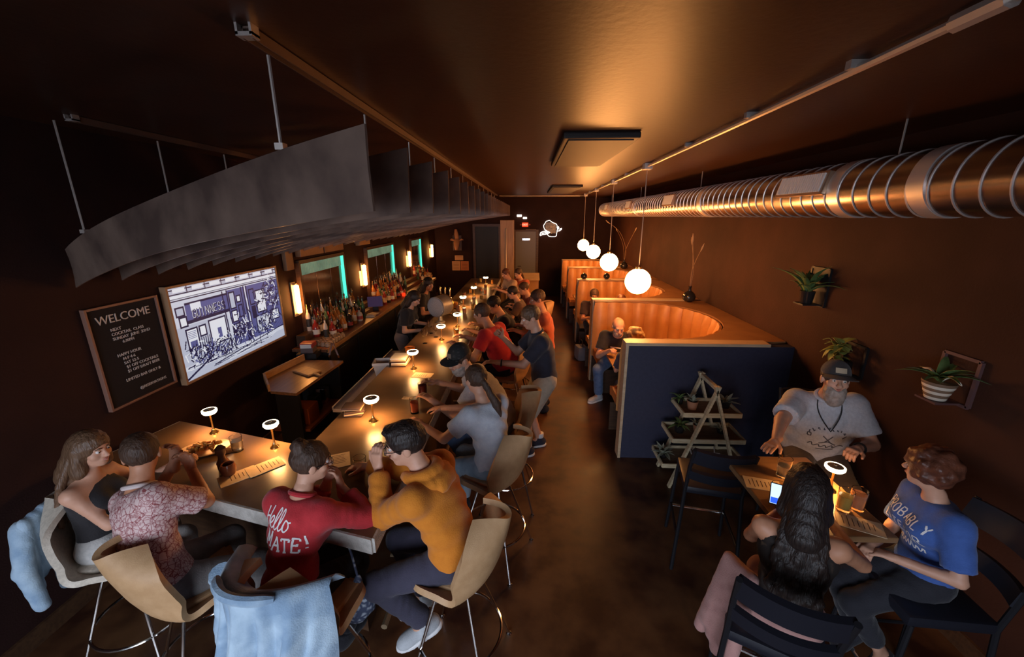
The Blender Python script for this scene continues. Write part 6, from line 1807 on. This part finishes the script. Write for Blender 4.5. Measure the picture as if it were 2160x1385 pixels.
SER = {'M': [[(.08, 0), (.10, 1)], [(.10, 1), (.42, .2)], [(.42, .2), (.74, 1)], [(.74, 1), (.78, 0)], [(-.04, 0), (.2, 0)], [(.64, 0), (.92, 0)], [(-.02, 1), (.12, 1)], [(.72, 1), (.88, 1)]],
       'A': [[(.06, 0), (.40, 1)], [(.40, 1), (.76, 0)], [(.2, .36), (.62, .36)], [(-.06, 0), (.18, 0)], [(.62, 0), (.9, 0)]],
       'T': [[(0, 1), (.74, 1)], [(.37, 1), (.37, 0)], [(.24, 0), (.5, 0)], [(0, 1), (0, .8)], [(.74, 1), (.74, .8)]],
       'E': [[(.12, 1), (.12, 0)], [(0, 1), (.66, 1)], [(0, 0), (.7, 0)], [(.12, .52), (.48, .52)], [(.66, 1), (.66, .8)], [(.7, 0), (.7, .22)], [(.48, .62), (.48, .42)]],
       '!': [[(.3, 1.1), (.32, .32)], [(.32, .1), (.33, .02)]]}
for ch, dx, dy in (('M', -.115, -.085), ('A', -.062, -.098), ('T', -.015, -.102), ('E', .030, -.098), ('!', .070, -.085)): mate += gl2(SER[ch], dx, dy, .05, .062)
og = i3['N'] - i3['up'] * .13
print_on(i3, i3['top'], s_, og + i3['lat'] * .03, i3['lat'], i3['up'], i3['fwd'], .0065, M_print, 'back_lettering')
print_on(i3, i3['top'], mate, og + i3['up'] * .012 + i3['lat'] * .035, i3['lat'], i3['up'], i3['fwd'], .0085, M_print, 'back_lettering')
# kangaroo pocket seam on the hoodie
# ------------------------------------------------------------------ draped clothes and bags
def draped_jacket(label, loc, rz, width, z0, z1, mat, name='denim_jacket', drop=(0, 0), sleeve=True, yb=-.325, zt=1.165, wrap=.19, group=None):
    t = thing(name, label, 'jacket', (loc[0], loc[1], 0), rz, group)
    m = MB()
    def fn(u, v):
        s = 2 * u - 1
        top_ = zt - .06 * s * s
        if v < .14:
            q = v / .14
            return (s * width * .86, yb + .085 * (1 - q) + wrap * s * s, top_ - .075 * (1 - q) ** 2)
        q = (v - .14) / .86
        fold = (.026 * math.sin(s * 9 + 1.2 + 1.5 * q) + .020 * math.sin(s * 21 + 3 * q) + .010 * math.sin(s * 37 + 7 * q)) * min(1, q * 2.5)
        yy = yb - .012 - .055 * q - fold + wrap * s * s * (1 - .25 * q)
        zz = top_ - (top_ - z0) * q - drop[0] * s * q + .018 * math.sin(s * 9) * q
        return (s * width * (.86 + .16 * q) + .02 * math.sin(q * 6), yy, zz)
    m.shell(fn, 72, 26, .009)
    obj('jacket_body', m, mat, t, True, angle=80)
    m = MB()   # collar roll
    m.tube([(s * width * .5, yb - .02 + wrap * s * s * .3, zt + .004 - .02 * s * s) for s in np.linspace(-1, 1, 11)], [.012] + [.022] * 9 + [.012], 8)
    obj('collar', m, mat, t, True)
    if sleeve:
        for sg in (-1,):
            pts = [(sg * width * .80, yb + wrap * .55, zt - .10), (sg * width * 1.02, yb + wrap * .72, zt - .28), (sg * width * 1.08, yb + wrap * .6, zt - .45), (sg * width * 1.04, yb + wrap * .5, zt - .62)]
            pp = catmull(pts, 6); n = len(pp)
            sl_ = obj('sleeve', MB().tube(pp, [.050 + .0025 * math.sin(i * 2.3) + .002 * math.sin(i * 1.1) - .012 * i / n for i in range(n)], 12), mat, t, True)
            obj('cuff', MB().tube([pp[-2], pp[-1], pp[-1] + np.array([0, 0, -.03])], [.046, .047, .045], 12), mat, sl_, True)
    return t
draped_jacket('pale blue denim jacket draped over the stool of the woman in red', (-1.08, 1.54), math.radians(74 - 90), .315, .48, 1.1, M_denimL, sleeve=True, wrap=.22)
def sdf_cloth(name, caps, mat, parent, base, h=.011):
    P_ = np.array([c[0] for c in caps] + [c[1] for c in caps])
    C = Field(P_.min(0) - .12, P_.max(0) + .12, h)
    for a, b, ra, rb in caps: C.rc(a, b, ra, rb, .022, wr=.002)
    return obj(name, blocks_mesh(name, [C], np.asarray(base, float)), mat, parent)
t = thing('denim_jacket', 'pale denim jacket hanging on the stool of the long-haired woman', 'jacket', (-2.62, 1.80, 0))
caps = []
for k in range(8):
    q = k / 7
    caps.append(((-2.635 - .015 * math.sin(q * 3.1), 1.66 + .34 * q, 1.10 - .05 * abs(q - .5)), (-2.67 - .035 * math.sin(k * 1.9), 1.64 + .40 * q, .66 + .07 * math.sin(k * 2.3)), .026, .034))
sdf_cloth('jacket_body', caps, M_denimL, t, (-2.62, 1.80, 0), .010)
sdf_cloth('sleeve', [((-2.66, 1.66, 1.04), (-2.64, 1.60, .82), .045, .04), ((-2.64, 1.60, .82), (-2.61, 1.60, .60), .04, .034)], M_denimL, t, (-2.62, 1.80, 0), .010)
t = thing('pink_coat', 'dusty pink coat hanging from the side of the black high chair', 'coat', (1.0, 1.60, 0))
caps = []
for k in range(6):
    q = k / 5
    caps.append(((1.04 - .03 * q + .01, 1.52 + .16 * q, 1.02 - .03 * q), (1.0 - .05 * q, 1.50 + .20 * q, .56 + .05 * math.sin(k * 2.1)), .026, .036))
sdf_cloth('coat_cloth', caps, M_pink, t, (1.0, 1.60, 0))
t = thing('patterned_bag', 'blue and white patterned cloth bag hanging below the bar corner', 'bag', (-.905, 1.665, .50), .3)
m = MB()
pf = [(.0, 0), (.045, .01), (.075, .05), (.078, .10), (.06, .17), (.03, .24), (.012, .29), (.006, .30)]
vs_ = []; n = 18; fs = []
for r, z in pf:
    for k in range(n):
        a = 2 * PI * k / n; q = 1 + .14 * math.sin(3 * a + z * 20) + .08 * math.sin(5 * a)
        vs_.append((r * math.cos(a) * 1.0 * q + .25 * z * .3, r * math.sin(a) * .65 * q, z))
for i in range(len(pf) - 1):
    for k in range(n): fs.append((i * n + k, i * n + (k + 1) % n, (i + 1) * n + (k + 1) % n, (i + 1) * n + k))
obj('bag_cloth', m.add(vs_, fs), M_bagp, t, True, angle=80)
obj('strap', MB().tube([(.02, 0, .29), (.0, .03, .40), (-.02, .06, .479)], .006, 6), M_bagp, t, True)
# phone held up by the dark haired woman
t = thing('smartphone', 'phone with a bright screen held by the dark-haired woman', 'phone', (1.365, 1.93, 1.11), math.radians(62 - 90))
R = Matrix.Rotation(-.7, 3, 'X')
obj('case', MB().box((0, 0, .06), (.060, .009, .115), R, .003), M_black, t)
obj('screen', MB().box(R @ Vector((0, -.0055, 0)) + Vector((0, 0, .06)), (.052, .002, .104), R), pm('phone_screen', (.1, .1, .1), .3, emit=(.55, .72, 1.0), estr=1.5), t)
obj('screen_panel', MB().box(R @ Vector((0, -.0072, -.035)) + Vector((0, 0, .06)), (.048, .0015, .03), R), pm('phone_blue', (.02, .05, .3), .3, emit=(.03, .12, 1.0), estr=1.2), t)
# glass in the hand of the standing man
hw = i9['J'][1][2]; hd = nrm(hw - i9['J'][1][1])
tumbler('cocktail_glass', 'small glass held up by the man in the polo', 'glass', tuple(hw + hd * .07 + np.array([0, -.0, -.03])), .03, .09, L_amb, .6)
# bags on the floor by the second booth
t = thing('floor_bag', 'grey bag standing on the floor at the second booth', 'bag', (1.02, 7.3, 0), .2)
m = MB(); m.box((0, 0, .14), (.2, .28, .28), None, .06)
obj('bag_body', m, fabric('grey_bag', (.16, .15, .17)), t, True)
obj('strap', MB().tube([(0, -.1, .27), (0, -.06, .38), (0, .06, .38), (0, .1, .27)], .01, 6), M_black, t, True)
# tiny blue status light under the bar
simple('status_light', 'tiny blue indicator light on a box below the back counter', 'indicator', MB().box((0, 0, .05), (.1, .1, .1), None, .01).lathe([(.008, .0), (.008, .006)], (.02, -.05, .105), n=8), pm('blue_led', (.02, .02, .1), .4, emit=(.15, .15, 1.0), estr=.02), (-2.1, 4.0, .0))
